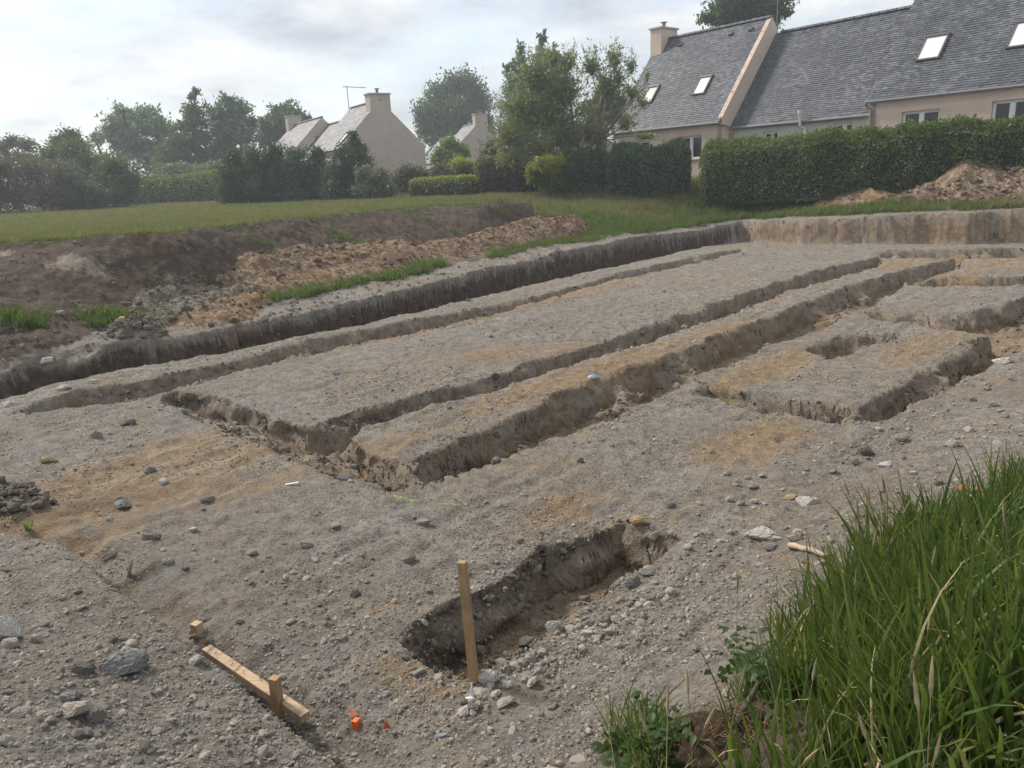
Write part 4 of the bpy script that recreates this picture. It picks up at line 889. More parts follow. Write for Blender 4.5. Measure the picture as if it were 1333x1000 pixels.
def gable(f, a, b0, z0, b1, z1, bm, zm, base, mat, parent, out_dir=-1, name='gable_wall', t=.25, parapet=0):
    prof = [(b0, base), (b1, base), (b1, z1 + parapet), (bm, zm + parapet * 1.2), (b0, z0 + parapet)]
    V = [f(a, b_, z_) for b_, z_ in prof] + [f(a - out_dir * t, b_, z_) for b_, z_ in prof]
    return MB().add(V, [(0, 1, 2, 3, 4), (9, 8, 7, 6, 5)] + [(k, k + 5, (k + 1) % 5 + 5, (k + 1) % 5) for k in range(5)]).build(name, mat, parent)
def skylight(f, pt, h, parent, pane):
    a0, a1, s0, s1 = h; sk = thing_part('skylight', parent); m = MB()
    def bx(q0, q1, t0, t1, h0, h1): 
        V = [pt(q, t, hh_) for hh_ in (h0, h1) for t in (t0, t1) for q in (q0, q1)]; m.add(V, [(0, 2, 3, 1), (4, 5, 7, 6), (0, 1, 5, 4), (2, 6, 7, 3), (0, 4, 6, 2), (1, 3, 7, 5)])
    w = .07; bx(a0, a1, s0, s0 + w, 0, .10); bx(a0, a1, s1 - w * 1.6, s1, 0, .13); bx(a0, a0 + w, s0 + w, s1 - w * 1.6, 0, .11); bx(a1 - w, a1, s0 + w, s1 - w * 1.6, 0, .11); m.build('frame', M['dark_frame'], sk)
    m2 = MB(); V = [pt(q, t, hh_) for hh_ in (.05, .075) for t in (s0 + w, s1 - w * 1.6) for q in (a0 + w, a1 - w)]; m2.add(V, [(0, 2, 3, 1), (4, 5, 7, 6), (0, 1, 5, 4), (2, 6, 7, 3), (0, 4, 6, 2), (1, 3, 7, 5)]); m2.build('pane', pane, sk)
def chimney(f, a0, a1, b0, b1, zb, zt, mat, parent, pots=1):
    ch = thing_part('chimney', parent)
    box_f(MB(), f, a0, a1, b0, b1, zb, zt).build('shaft', mat, ch); box_f(MB(), f, a0 - .07, a1 + .07, b0 - .07, b1 + .07, zt + .001, zt + .09).build('cap', M['sill'], ch)
    m = MB(); c_ = f((a0 + a1) / 2, (b0 + b1) / 2, zt + .09); m.tube([c_, c_ + (0, 0, .28)], .1, 8); m.tube([c_ + (0, 0, .30), c_ + (0, 0, .33)], .2, 8); m.tube([c_ + (0, 0, .27), c_ + (0, 0, .31)], .03, 5); m.build('cowl', M['zinc'], ch)

# main house: three volumes in a row
e1 = vdir(-170); e2 = np.array([-e1[1], e1[0], 0.]); e2 = e2 if e2[0] > 0 else -e2
P = at(940, 154, 5.0); f = Fr(P, e1, e2); FZ = 2.0
H1 = thing('house', 'nearest long pink beige house with steep slate roofs behind the clipped hedge', 'house', (P[0], P[1], 2.0)); 
def place(root):     # children are built in world space: undo the root's offset
    for o in list(root.children): 
        o.location = o.location - root.location
# left volume
def pix_ab(f, px, py, b0, z0, b1, z1):
    """slope-plane coordinates (a, s) of a pixel on a pitch"""
    Ls = math.hypot(b1 - b0, z1 - z0); n = np.cross(f.e1, f.e2 * (b1 - b0) + UPV * (z1 - z0)); p0 = f(0, b0, z0); d_ = ray(px, py); t = ((p0 - CAM) @ n) / (d_ @ n); q = CAM + d_ * t - p0
    return q @ f.e1, (q @ (f.e2 * (b1 - b0) + UPV * (z1 - z0))) / Ls
def pix_front(f, px, py, b):
    n = f.e2; p0 = f(0, b, 0); d_ = ray(px, py); t = ((p0 - CAM) @ n) / (d_ @ n); q = CAM + d_ * t - p0; return q @ f.e1, q[2]
RB, RZ = 3.95, 9.83; LA = 7.25
def hole_px(f, b, l, t, r_, bt): a1_, z1_ = pix_front(f, l, t, b); a0_, z0_ = pix_front(f, r_, bt, b); return (a0_, a1_, z0_, z1_)
w1 = hole_px(f, 0, 883, 178, 913, 208); w1 = (w1[0], w1[1], w1[3] - 1.15, w1[3]); w2 = hole_px(f, 0, 818, 185, 845, 210); w2 = (w2[0], w2[1], w2[3] - .95, w2[3])
w1 = (w1[0], w1[1], 3.18, 4.32)
front_wall(f, 0, LA, 0, FZ, 5.0, [w1, w2], M['render_pink'], H1); window(f, w1, 0, H1); window(f, w2, 0, H1)
gable(f, 0, 0, 5.0, 7.9, 5.0, RB, RZ - .02, FZ, M['render_pink'], H1, -1, parapet=.05)
gable(f, LA, 0, 5.0, 7.9, 5.0, RB, RZ - .05, FZ, M['render_pink'], H1, 1)
def sk_px(f, bz, l, t, w_, hgt): 
    a_, s_ = pix_ab(f, l, t, *bz); return (a_ - w_ / 2, a_ + w_ / 2, s_ - hgt / 2, s_ + hgt / 2)
BZ = (-.12, 4.86, RB, RZ)
s1 = sk_px(f, BZ, 915, 112, .78, 1.18); s2 = sk_px(f, BZ, 847, 124, .78, 1.18)
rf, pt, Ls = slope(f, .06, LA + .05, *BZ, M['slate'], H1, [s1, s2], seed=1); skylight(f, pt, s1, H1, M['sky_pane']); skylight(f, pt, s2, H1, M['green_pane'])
for px_v, py_v in ((886, 59), (978, 39), (952, 45)):
    m = MB(); a_, s_ = pix_ab(f, px_v, py_v, *BZ); V = [pt(a_ + q, s_ + t, h_) for (q, t, h_) in ((-.13, -.1, .02), (.13, -.1, .02), (.13, .16, .03), (-.13, .16, .03), (-.1, -.1, .12), (.1, -.1, .12))]; m.add(V, [(0, 1, 5, 4), (4, 5, 2, 3), (0, 4, 3), (1, 2, 5)]); m.build('roof_vent', M['dark_frame'], H1)
pass
slope(f, .06, LA + .05, 8.02, 4.86, RB, RZ, M['slate'], H1, (), .6, .4, seed=2); ridge_tiles(f, 0, LA + .05, RB, RZ + .03, H1, M['slate'])
MB().tube([f(.05, -.18, 4.80), f(LA, -.18, 4.80)], .065, 8).build('gutter', M['zinc'], H1)
MB().tube([f(.02, -.16, 4.77), f(-.05, -.05, 4.70), f(-.12, .3, 4.62), f(-.12, .62, 4.45), f(-.12, .62, 2.0)], .055, 8).build('downpipe', M['gutter'], H1)
chimney(f, 6.55, 7.32, 3.25, 4.65, 8.0, 10.35, M['render_pink'], H1)
MB().tube([f(-.3, 3.9, 9.3), f(-.3, 3.9, 11.4)], .02, 5).build('aerial_mast', M['zinc'], H1)
# middle volume, set back
MBv, MZ, MRB, MRZ = .8, 4.72, 4.35, 9.08
RA0 = pix_front(f, 1132, 160, 0)[0]
wm = hole_px(f, MBv, 1086, 161, 1109, 175); wm = (wm[0], wm[1], wm[3] - .7, wm[3]); wm2 = hole_px(f, MBv, 993, 172, 1012, 180); wm2 = (wm2[0], wm2[1], wm2[3] - .6, wm2[3])
front_wall(f, RA0, 0, MBv, FZ, MZ, [wm, wm2], M['render_white'], H1); window(f, wm, MBv, H1); window(f, wm2, MBv, H1)
slope(f, RA0 + .02, -.0, MBv - .15, MZ - .16, MRB, MRZ, M['slate'], H1, (), seed=3); slope(f, RA0 + .02, 0, 7.9, MZ, MRB, MRZ, M['slate'], H1, (), .6, .4, seed=4); ridge_tiles(f, RA0 + .05, -.27, MRB, MRZ + .03, H1, M['slate'])
MB().tube([f(-.15, MBv - .2, MZ - .2), f(RA0 + .05, MBv - .2, MZ - .2)], .06, 8).build('gutter', M['zinc'], H1)
a_, z_ = pix_front(f, 1050, 166, MBv); m = MB(); m.tube([f(a_, MBv - .12, 2.1), f(a_, MBv - .12, z_ - .02), f(a_ + .18, MBv - .13, z_ + .02), f(a_ + .2, MBv - .2, z_ + .1), f(a_ + .2, MBv - .3, z_ + .62)], .065, 8); m.tube([f(a_ + .2, MBv - .3, z_ + .60), f(a_ + .2, MBv - .3, z_ + .76)], .1, 8); m.build('flue_pipe', M['flue'], H1)
# right volume
RE = 5.2; XA = -17.5; w3 = hole_px(f, 0, 1174, 146, 1221, 170); w3 = (w3[0], w3[1], w3[3] - 1.1, w3[3]); w4 = hole_px(f, 0, 1292, 132, 1340, 160); w4 = (w4[0], w4[1], w4[3] - 1.1, w4[3])
front_wall(f, XA, RA0, 0, FZ, RE, [w3, w4], M['render_pink'], H1); window(f, w3, 0, H1); window(f, w4, 0, H1)
RRB, RRZ = 4.5, 10.45
gable(f, RA0, 0, RE, 9.0, RE, RRB, RRZ - .1, FZ, M['render_pink'], H1, 1); gable(f, XA, 0, RE, 9.0, RE, RRB, RRZ - .1, FZ, M['render_pink'], H1, -1)
BR = (-.12, RE - .13, RRB, RRZ); s3 = sk_px(f, BR, 1214.5, 63, .94, 1.30); s4 = sk_px(f, BR, 1335, 45, .94, 1.30)
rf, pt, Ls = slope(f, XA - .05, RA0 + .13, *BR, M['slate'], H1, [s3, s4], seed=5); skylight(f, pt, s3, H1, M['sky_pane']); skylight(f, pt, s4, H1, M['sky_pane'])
slope(f, XA - .05, RA0 + .1, 9.12, RE - .13, RRB, RRZ, M['slate'], H1, (), .6, .4, seed=6); ridge_tiles(f, XA, RA0 + .1, RRB, RRZ + .03, H1, M['slate'])
MB().tube([f(RA0 + .13, -.2, RE - .2), f(XA, -.2, RE - .2)], .065, 8).build('gutter', M['zinc'], H1)
MB().tube([f(RA0 + .13, -.2, RE - .24), f(RA0 + .12, -.1, RE - .36), f(RA0 - .02, -.06, RE - .46), f(RA0 - .04, -.06, RE - .6), f(RA0 - .04, -.06, 2.0)], .05, 8).build('downpipe', M['gutter'], H1)
place(H1)

def far_house(name, label, xv, ze, pr, spec, mats, antenna=None):
    """spec: volumes (a0, a1, ridge_b, ridge_z, front_b, back_b, eave_z)"""
    e1 = vdir(xv); e2 = np.array([-e1[1], e1[0], 0.]); e2 = e2 if e2[0] > 0 else -e2; P = at(*pr, ze); f = Fr(P, e1, e2); H = thing(name, label, 'house', (P[0], P[1], 2.0))
    wall, sl_ = mats
    for k, (a0, a1, rb, rz, fb, bb, ez) in enumerate(spec):
        front_wall(f, a0, a1, fb, 1.9, ez, [], wall, H); 
        gable(f, a0, fb, ez, bb, ez, rb, rz - .05, 1.9, wall, H, -1, parapet=.03); gable(f, a1, fb, ez, bb, ez, rb, rz - .05, 1.9, wall, H, 1)
        slope(f, a0 + .05, a1 + .03, fb - .1, ez - .1, rb, rz, sl_, H, (), .33, .22, seed=20 + k); slope(f, a0 + .05, a1 + .03, bb + .1, ez - .1, rb, rz, sl_, H, (), .6, .4, seed=30 + k); ridge_tiles(f, a0, a1, rb, rz + .03, H, sl_)
    return H, f
H2, f2 = far_house('house', 'far gabled house with chimney and aerial behind the dark evergreen screen', 25, 5.2, (553, 190),
    [(0, 5.6, -3.1, 8.25, -6.3, 0, 5.2), (5.6, 11.5, -2.9, 7.55, -5.6, 0, 4.9), (11.6, 19.8, -3.3, 8.15, -6.4, -.4, 5.2)], (M['render_grey'], M['slate_far']))
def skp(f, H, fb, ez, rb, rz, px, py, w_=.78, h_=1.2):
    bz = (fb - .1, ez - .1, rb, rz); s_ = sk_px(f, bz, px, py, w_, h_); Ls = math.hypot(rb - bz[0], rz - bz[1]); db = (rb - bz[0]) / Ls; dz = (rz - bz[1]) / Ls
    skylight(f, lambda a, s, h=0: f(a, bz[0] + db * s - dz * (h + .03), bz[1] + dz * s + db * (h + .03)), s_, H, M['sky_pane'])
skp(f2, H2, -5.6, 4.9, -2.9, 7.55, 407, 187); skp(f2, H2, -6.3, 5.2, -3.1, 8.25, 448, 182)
chimney(f2, .02, .85, -3.85, -2.35, 6.6, 8.62, M['render_grey'], H2); chimney(f2, 18.9, 19.75, -3.9, -2.7, 7.0, 8.85, M['render_grey'], H2)
m = MB(); c_ = f2(6.0, -3.1, 8.1); m.tube([c_, c_ + (0, 0, 1.75)], .03, 5); m.tube([c_ + (-.3, 0, 1.72), c_ + (1.3, .4, 1.62)], .025, 5)
for t_ in np.linspace(0, 1, 7): q = c_ + np.array([-.3 + 1.6 * t_, .4 * t_, 1.72 - .1 * t_]); m.tube([q + (-.05, .22, 0), q + (.05, -.22, 0)], .012, 4)
m.build('aerial', M['zinc'], H2)
place(H2)
H3, f3 = far_house('house', 'pale slate roofed house half hidden behind the willow', 300, 5.2, (660, 196),
    [(0, 5.2, -2.6, 7.75, -5.4, 0, 5.2), (5.2, 14.5, -2.6, 7.1, -5.4, 0, 4.6)], (M['render_grey'], slate_mat('pale_slate', [(.17, .18, .19), (.23, .24, .25), (.30, .31, .32)], (.2, .2, .19))))
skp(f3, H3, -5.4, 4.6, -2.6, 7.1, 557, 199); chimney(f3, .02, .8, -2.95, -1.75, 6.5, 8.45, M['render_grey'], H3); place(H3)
H4, f4 = far_house('house', 'dark roofed house with one pale chimney far behind the left scrub', -100, 4.2, (196, 240), [(0, 9, -3.2, 6.9, -6.4, 0, 4.2)], (M['render_grey'], M['slate']))
chimney(f4, .1, 1.6, -4.1, -2.4, 5.8, 7.6, M['render_pink'], H4); place(H4)
H5, f5 = far_house('house', 'tan gabled house glimpsed through the right side of the willow', 420, 4.6, (802, 190), [(0, 7, -1.6, 5.9, -3.2, 0, 4.6)], (M['render_pink'], M['slate_far']))
chimney(f5, .02, .7, -2.0, -1.1, 5.2, 6.7, M['render_pink'], H5); place(H5)
print('houses', round(time.time() - T0, 1))

# ---------------------------------------------------------------- foliage
def leaf_quads(C, s, rg_, aspect=.5, up=.35, spread=1.0):
    n = len(C); d_ = rg_.standard_normal((n, 3)); d_[:, 2] += up; d_ /= np.linalg.norm(d_, axis=1)[:, None]; e = rg_.standard_normal((n, 3)); e -= (e * d_).sum(1)[:, None] * d_; e /= np.linalg.norm(e, axis=1)[:, None]
    s = (s * np.exp(rg_.normal(0, .28, n)))[:, None]; h = s * aspect * .5
    return np.stack([C, C + d_ * s * .5 + e * h, C + d_ * s, C + d_ * s * .5 - e * h], 1)
def tree(name, label, cat, base, D, lobes, nleaf, ls, mat, bark='bark', r0=.14, group=None, twigs=50, zb=None, cluster=.10, gap=.0, trunk_to=None, stems=1, shell=.5, crown=True, aspect=.5, twig_r=.012, up=.3, seed=None, reach=1.05, tb=(2.2, 1.1), twz=.25):
    """base: pixel of the foot; lobes: (px, py, radius px, radius y px) at distance D"""
    sd_ = seed if seed is not None else (hash(label) % 1000 if False else sum(map(ord, label)) % 997); rg_ = np.random.default_rng(sd_); sc = D / FPX
    B = atD(base[0], base[1], D); B[2] = float(height(B[:1], B[1:2])[0][0]) if zb is None else zb
    nleaf = int(nleaf * 1.75); ls = ls * 1.1; root = thing(name, label, cat, B, group); Bv = np.zeros(3); Ls_ = []
    for (a, b, rx, rz_, *dd) in lobes: c_ = atD(a, b, D + (dd[0] if dd else rg_.uniform(-.4, .4) * rx * sc)) - B; Ls_.append((c_, rx * sc, rz_ * sc))
    allc = np.array([l[0] for l in Ls_]); tc_ = allc.mean(0)
    m = MB(); tw = []; tips = []
    stem_pts = []
    for sidx in range(stems):
        lean = rg_.normal(0, .25, 3) * (stems > 1); lean[2] = 0
        topc = allc[np.argmax(allc[:, 2])] if trunk_to is None else atD(*trunk_to, D) - B
        if stems > 1: topc = allc[rg_.integers(len(allc))]
        pts_ = [Bv + (0, 0, -.2) + lean * .4]; K = 7
        for k in range(1, K + 1): t = k / K; pts_.append(Bv * (1 - t) + topc * t + lean * math.sin(t * 3.1) + rg_.normal(0, .05, 3) * topc[2] * .15 * (t < 1))
        m.tube(pts_, [r0 * (1 - .82 * k / K) + .01 for k in range(K + 1)], 7); stem_pts.append(pts_)
    tot = sum(l[1] ** 1.6 * l[2] ** .8 for l in Ls_); Cl = []
    for c_, rx, rz_ in Ls_:
        st = stem_pts[rg_.integers(len(stem_pts))]; j = min(range(1, len(st)), key=lambda q: np.linalg.norm(np.array(st[q]) - c_ * np.array([.5, .5, .62])) ); s0_ = np.array(st[j]); midp = (s0_ + c_) / 2 + (0, 0, -.08 * np.linalg.norm(c_ - s0_)); 
        m.tube([s0_, midp, c_], [r0 * .4 + .006, r0 * .24 + .005, twig_r], 5)
        nt_ = max(5, int(twigs * (rx ** 1.6 * rz_ ** .8) / tot * len(Ls_) ** .5)); nl = int(nleaf * (rx ** 1.6 * rz_ ** .8) / tot); 
        dr = rg_.standard_normal((nt_, 3)); dr[:, 2] = dr[:, 2] * .8 + twz; dr /= np.linalg.norm(dr, axis=1)[:, None]; rad = rg_.uniform(shell, reach, nt_)[:, None]; tp_ = c_ + dr * rad * np.array([rx, rx, rz_])
        for q in range(nt_):
            md = c_ * .45 + tp_[q] * .55 + rg_.normal(0, .06 * rx, 3) ; m.tube([c_ + rg_.normal(0, .05 * rx, 3), md, tp_[q]], [twig_r, twig_r * .7, twig_r * .3], 4, False)
        w = rg_.integers(0, nt_, nl); t = rg_.beta(*tb, nl)[:, None]; P_ = c_ * (1 - t) + tp_[w] * t + rg_.standard_normal((nl, 3)) * (cluster * (rx + .5 * rz_)) * (.5 + .5 * t); Cl.append(P_)
    tag(m.build('trunk', M[bark], root, True))
    C_ = np.vstack(Cl)
    if gap > 0:
        g_ = vnoise(C_[:, 0] * 1.2 + C_[:, 1], C_[:, 2] * 1.3, 5); C_ = C_[g_ > gap - .5]
    C_[:, 2] = np.maximum(C_[:, 2], .05)
    if crown: link('crown', quads('crown', leaf_quads(C_, ls, rg_, aspect, up), LEAF[mat]), root)
    return root
TG = 'trees beyond the hedges'
# left to right
tree('birch_tree', 'round topped airy tree with bare pale stems far left of the houses', 'tree', (175, 250), 78, [(165, 165, 28, 20), (195, 168, 26, 22), (145, 180, 20, 20), (215, 180, 20, 22), (180, 195, 34, 22), (200, 215, 26, 20), (160, 150, 18, 12), (190, 150, 18, 12), (125, 185, 10, 10)], 9000, .30, 'blue', 'pale_bark', .18, TG, 260, gap=.30, stems=5, cluster=.09, twig_r=.03, reach=1.3)
tree('pine_tree', 'tallest dark tree of the left group, pointed and open branched', 'tree', (254, 250), 70, [(252, 125, 8, 12), (252, 145, 17, 12), (250, 165, 24, 13), (262, 180, 24, 12), (240, 192, 30, 14), (258, 208, 30, 14), (225, 215, 25, 16), (275, 215, 22, 16), (243, 228, 34, 14)], 11000, .24, 'dark', 'bark', .25, TG, 220, gap=.26, trunk_to=(252, 112), cluster=.08, twig_r=.025, reach=1.3)
tree('poplar_tree', 'hazy light green tree right of the tallest left tree', 'tree', (300, 250), 72, [(295, 135, 14, 10), (285, 155, 16, 16), (310, 150, 18, 18), (300, 175, 28, 20), (320, 185, 18, 20), (290, 200, 24, 20), (315, 212, 22, 18), (328, 165, 8, 14)], 8500, .26, 'blue', 'bark', .2, TG, 240, gap=.26, stems=3, cluster=.08, twig_r=.025, reach=1.35, twz=.6)
tree('broadleaf_tree', 'dark rounded tree top just behind the far left chimney', 'tree', (372, 250), 82, [(370, 152, 24, 16), (350, 165, 16, 14), (392, 160, 14, 12), (370, 175, 28, 20), (345, 185, 12, 20), (372, 205, 26, 24)], 5500, .34, 'dark', 'bark', .2, TG, 100, gap=.12, cluster=.12, twig_r=.03)
tree('oak_tree', 'broad dark tree behind the pale roof, left of the willow', 'tree', (592, 235), 102, [(600, 112, 28, 18), (575, 125, 24, 18), (560, 150, 22, 22), (590, 150, 34, 26), (622, 140, 22, 26), (635, 165, 12, 22), (562, 175, 22, 18), (595, 180, 34, 22), (548, 165, 8, 14)], 15000, .34, 'dark', 'bark', .3, TG, 200, gap=.06, cluster=.13, twig_r=.03)
tree('cypress_tree', 'left peak of the twin blue green conifers behind the willow', 'tree', (678, 235), 62, [(677, 72, 6, 14), (676, 92, 12, 16), (674, 115, 18, 18), (676, 145, 24, 24), (676, 180, 26, 26), (660, 95, 5, 10)], 8000, .20, 'blue', 'bark', .2, TG, 160, cluster=.08, trunk_to=(677, 62), reach=1.4, twz=.8)
tree('cypress_tree', 'right peak of the twin blue green conifers behind the willow', 'tree', (712, 235), 60, [(706, 58, 7, 14), (708, 80, 14, 16), (712, 105, 20, 18), (712, 135, 26, 24), (716, 170, 30, 28), (722, 75, 6, 14), (735, 90, 6, 14)], 9000, .20, 'blue', 'bark', .2, TG, 170, cluster=.08, trunk_to=(706, 50), reach=1.4, twz=.8)
tree('holm_oak_tree', 'dense dark green tree behind the willow, left of the main house', 'tree', (785, 235), 56, [(790, 128, 22, 14), (770, 145, 18, 14), (810, 140, 14, 14), (790, 155, 26, 14), (765, 170, 12, 14), (820, 195, 14, 20)], 6000, .22, 'dark', 'bark', .2, TG, 90, cluster=.12)
tree('ash_tree', 'leafy tree showing above the ridge of the main house', 'tree', (975, 200), 58, [(945, 10, 26, 16), (975, 0, 34, 20), (1005, 5, 26, 18), (925, 25, 16, 12), (965, 25, 36, 16), (1000, 25, 20, 16), (985, -20, 34, 16), (1020, 20, 10, 8), (960, 50, 30, 25), (990, 80, 30, 30)], 14000, .22, 'dark', 'bark', .3, TG, 170, gap=.08, cluster=.12)
# willow: open, many slanting stems
WD = 37.5
wil = tree('willow_tree', 'open yellowish green willow with slanting stems left of the main house', 'tree', (756, 247), WD,
    [(700, 110, 26, 30), (680, 150, 26, 26), (665, 185, 24, 24), (705, 160, 30, 30), (735, 130, 24, 30), (740, 90, 12, 22), (770, 95, 14, 24), (800, 85, 12, 22), (822, 95, 8, 18), (790, 120, 15, 24), (822, 125, 12, 16), (838, 138, 8, 10), (770, 180, 24, 24), (735, 185, 26, 22), (700, 200, 28, 16), (665, 210, 20, 12), (812, 165, 14, 14), (838, 180, 16, 5), (720, 85, 10, 18), (842, 105, 4, 12), (805, 110, 8, 22)],
    15000, .135, 'willow', 'pale_bark', .11, None, 900, gap=.10, stems=6, shell=.5, cluster=.045, aspect=.36, twig_r=.008, up=.6, reach=1.75, tb=(1.5, .9), twz=.75)
B = atD(756, 247, WD); B[2] = float(height(B[:1], B[1:2])[0][0]); m = MB()
for pth, r_ in [([(756, 243), (748, 222), (730, 205), (708, 192), (690, 184), (668, 180)], .10), ([(758, 243), (757, 215), (765, 192), (790, 172), (808, 150), (825, 130)], .11), ([(757, 243), (755, 205), (747, 170), (742, 130), (735, 95)], .09), ([(759, 243), (766, 215), (772, 180), (776, 140), (782, 95)], .07),
                ([(748, 222), (738, 195), (722, 170), (716, 130)], .05), ([(765, 192), (780, 185), (812, 178), (850, 176)], .045), ([(756, 243), (742, 222), (722, 214), (700, 196)], .05), ([(790, 172), (812, 140), (838, 115), (845, 95)], .05)]:
    m.tube([atD(a, b, WD + (k - 2) * .25 * (1 if r_ < .08 else -.6)) - B for k, (a, b) in enumerate(pth)], [r_ * (1 - .8 * k / len(pth)) for k in range(len(pth))], 6)
m.build('limb', M['pale_bark'], wil, True)
# scrub at the far left
SG = 'scrub along the left edge of the field'
def shrub(label, base, D, lobes, nleaf, ls, mat, group=None, name='shrub', **k):
    kw = dict(bark='bark', r0=.05, twigs=90, stems=3, shell=.35, cluster=.14, twig_r=.012); kw.update(k)
    return tree(name, label, 'shrub', base, D, lobes, nleaf, ls, mat, group=group, **kw)
shrub('dark scrub bush at the left edge of the photo', (5, 284), 46, [(-20, 220, 30, 26), (10, 225, 28, 26), (0, 255, 34, 26), (30, 255, 24, 26), (-30, 260, 30, 24)], 9000, .13, 'brown', SG)
shrub('grey purple thicket of bare twigs left in the scrub', (65, 284), 45, [(45, 225, 28, 22), (80, 230, 26, 24), (60, 255, 34, 24), (95, 258, 24, 22)], 8000, .12, 'grey', SG, twigs=320, bark='bark')
shrub('tall blue green bush in the middle of the left scrub', (95, 270), 52, [(70, 205, 22, 16), (95, 200, 28, 18), (120, 215, 24, 22), (100, 232, 36, 24), (60, 222, 20, 20)], 9000, .15, 'dark', SG)
shrub('rounded green bush at the right end of the left scrub', (152, 272), 47, [(150, 220, 22, 18), (140, 240, 24, 24), (165, 240, 22, 24), (150, 255, 28, 18)], 8000, .13, 'dark', SG)
shrub('low dark bush at the foot of the left scrub', (118, 276), 46, [(110, 255, 24, 20), (130, 262, 22, 14), (90, 264, 22, 14)], 5000, .12, 'cypress', SG)
shrub('feathery bare topped tree rising from the scrub at far left', (20, 262), 60, [(15, 185, 14, 10), (35, 190, 14, 12), (5, 195, 10, 14), (25, 210, 28, 14), (-15, 195, 12, 14)], 3200, .16, 'grey', SG, twigs=260, twig_r=.02)
shrub('spiky bare topped tree rising behind the middle of the scrub', (85, 262), 58, [(75, 185, 12, 10), (92, 178, 14, 12), (105, 190, 12, 10), (88, 200, 26, 12)], 3200, .15, 'brown', SG, twigs=260, twig_r=.02)
# clipped vine hedge
def hedge(label, A, B, hgt, width, nleaf, ls, mat, group=None, prof=None, seed=1, name='hedge', cat='hedge', topmat=None, lump=.22, base_z=None, corew=.62, patches=()):
    """A,B: world (x,y); rounded box of leaves over an inner mass of twigs"""
    rg_ = np.random.default_rng(seed); A = np.array(A, float)[:2]; B = np.array(B, float)[:2]; ax = B - A; Ln = np.linalg.norm(ax); ax = ax / Ln; sx = np.array([-ax[1], ax[0]])
    z0 = float(height(np.array([A[0]]), np.array([A[1]]))[0][0]); z1 = float(height(np.array([B[0]]), np.array([B[1]]))[0][0])
    root = thing(name, label, cat, (A[0], A[1], z0), group)
    def surf(t, ang, k=1.0):     # t along, ang around the cross-section (0 side base .. pi other base)
        h_ = hgt * (prof(t) if prof else 1); cs = np.cos(ang); sn = np.sin(ang); q = 3.2; rr_ = (np.abs(cs) ** q + np.abs(sn) ** q) ** (-1 / q)
        lm = 1 + lump * fbm(t * Ln * .9 + 3, ang * 1.6, seed, 4, .6); endf = np.clip(np.minimum(t, 1 - t) * Ln / .35, 0.05, 1) ** .4
        w_ = width * .5 * rr_ * cs * k * lm * endf; zz = h_ * np.abs(rr_ * sn) * (k if True else 1) * (1 + .35 * (lm - 1)) * (.75 + .25 * endf)
        zg = z0 + (z1 - z0) * t; X = A[0] + ax[0] * Ln * t + sx[0] * w_; Y = A[1] + ax[1] * Ln * t + sx[1] * w_
        return np.c_[X - A[0], Y - A[1], zg - z0 + zz]
    n1_ = max(8, int(Ln / .25)); n2_ = 14; T_, G_ = np.meshgrid(np.linspace(.01, .99, n1_), np.linspace(-.05, math.pi + .05, n2_)); cv = surf(T_.ravel(), G_.ravel(), .86); F = [(j * n1_ + i, j * n1_ + i + 1, (j + 1) * n1_ + i + 1, (j + 1) * n1_ + i) for j in range(n2_ - 1) for i in range(n1_ - 1)]
    F.append(tuple(j * n1_ for j in range(n2_))); F.append(tuple(j * n1_ + n1_ - 1 for j in range(n2_))[::-1])
    link('inner_twigs', mesh('inner_twigs', cv, F, [M['core']]), root)
    t = rg_.random(nleaf); g = rg_.random(nleaf); ang = math.pi * (g + .06 * np.sin(2 * math.pi * g)); k = 1 - np.abs(rg_.normal(0, .06, nleaf)) + .03
    cl = rg_.integers(0, max(10, nleaf // 14), nleaf); jt = rg_.random(cl.max() + 1); ja = rg_.random(cl.max() + 1)
    mixf = rg_.random(nleaf) < .55; t = np.where(mixf, np.clip(jt[cl] + rg_.normal(0, .09 / Ln * 1.2, nleaf), 0, 1), t); ang = np.where(mixf, math.pi * np.clip(ja[cl] + rg_.normal(0, .03, nleaf), 0, 1), ang); k = np.where(mixf, k + .05, k)
    C_ = surf(t, ang, k); ql = leaf_quads(C_, ls, rg_, .6, .25)
    if topmat:
        tm = (np.abs(ang - math.pi / 2) < .75 + .4 * rg_.normal(0, 1, nleaf)); link('new_growth', quads('new_growth', ql[tm], LEAF[topmat]), root); ql = ql[~tm]
    if patches:
        tq = t if not topmat else t[~tm]; pm = np.zeros(len(tq), bool)
        for (ta, tb_, dn) in patches: pm |= (tq > ta) & (tq < tb_) & (vnoise(ql[:, 0, 0] * 1.7, ql[:, 0, 2] * 1.9, 3) > .5 - dn)
        link('pale_foliage', quads('pale_foliage', ql[pm], LEAF['vari']), root); ql = ql[~pm]
    link('foliage', quads('foliage', ql, LEAF[mat]), root); return root
def hp(px, D): p = atD(px, 250, D); return (p[0], p[1])
hedge('low yellowish clipped hedge at the back of the field under the tall trees', hp(170, 60), hp(300, 56), 2.0, 1.6, 9000, .15, 'fresh', seed=3, lump=.3)
hedge('rough grey green hedge right behind the low yellowish clipped hedge', hp(205, 63), hp(300, 60), 2.7, 1.6, 5000, .18, 'vari', seed=4, lump=.4)
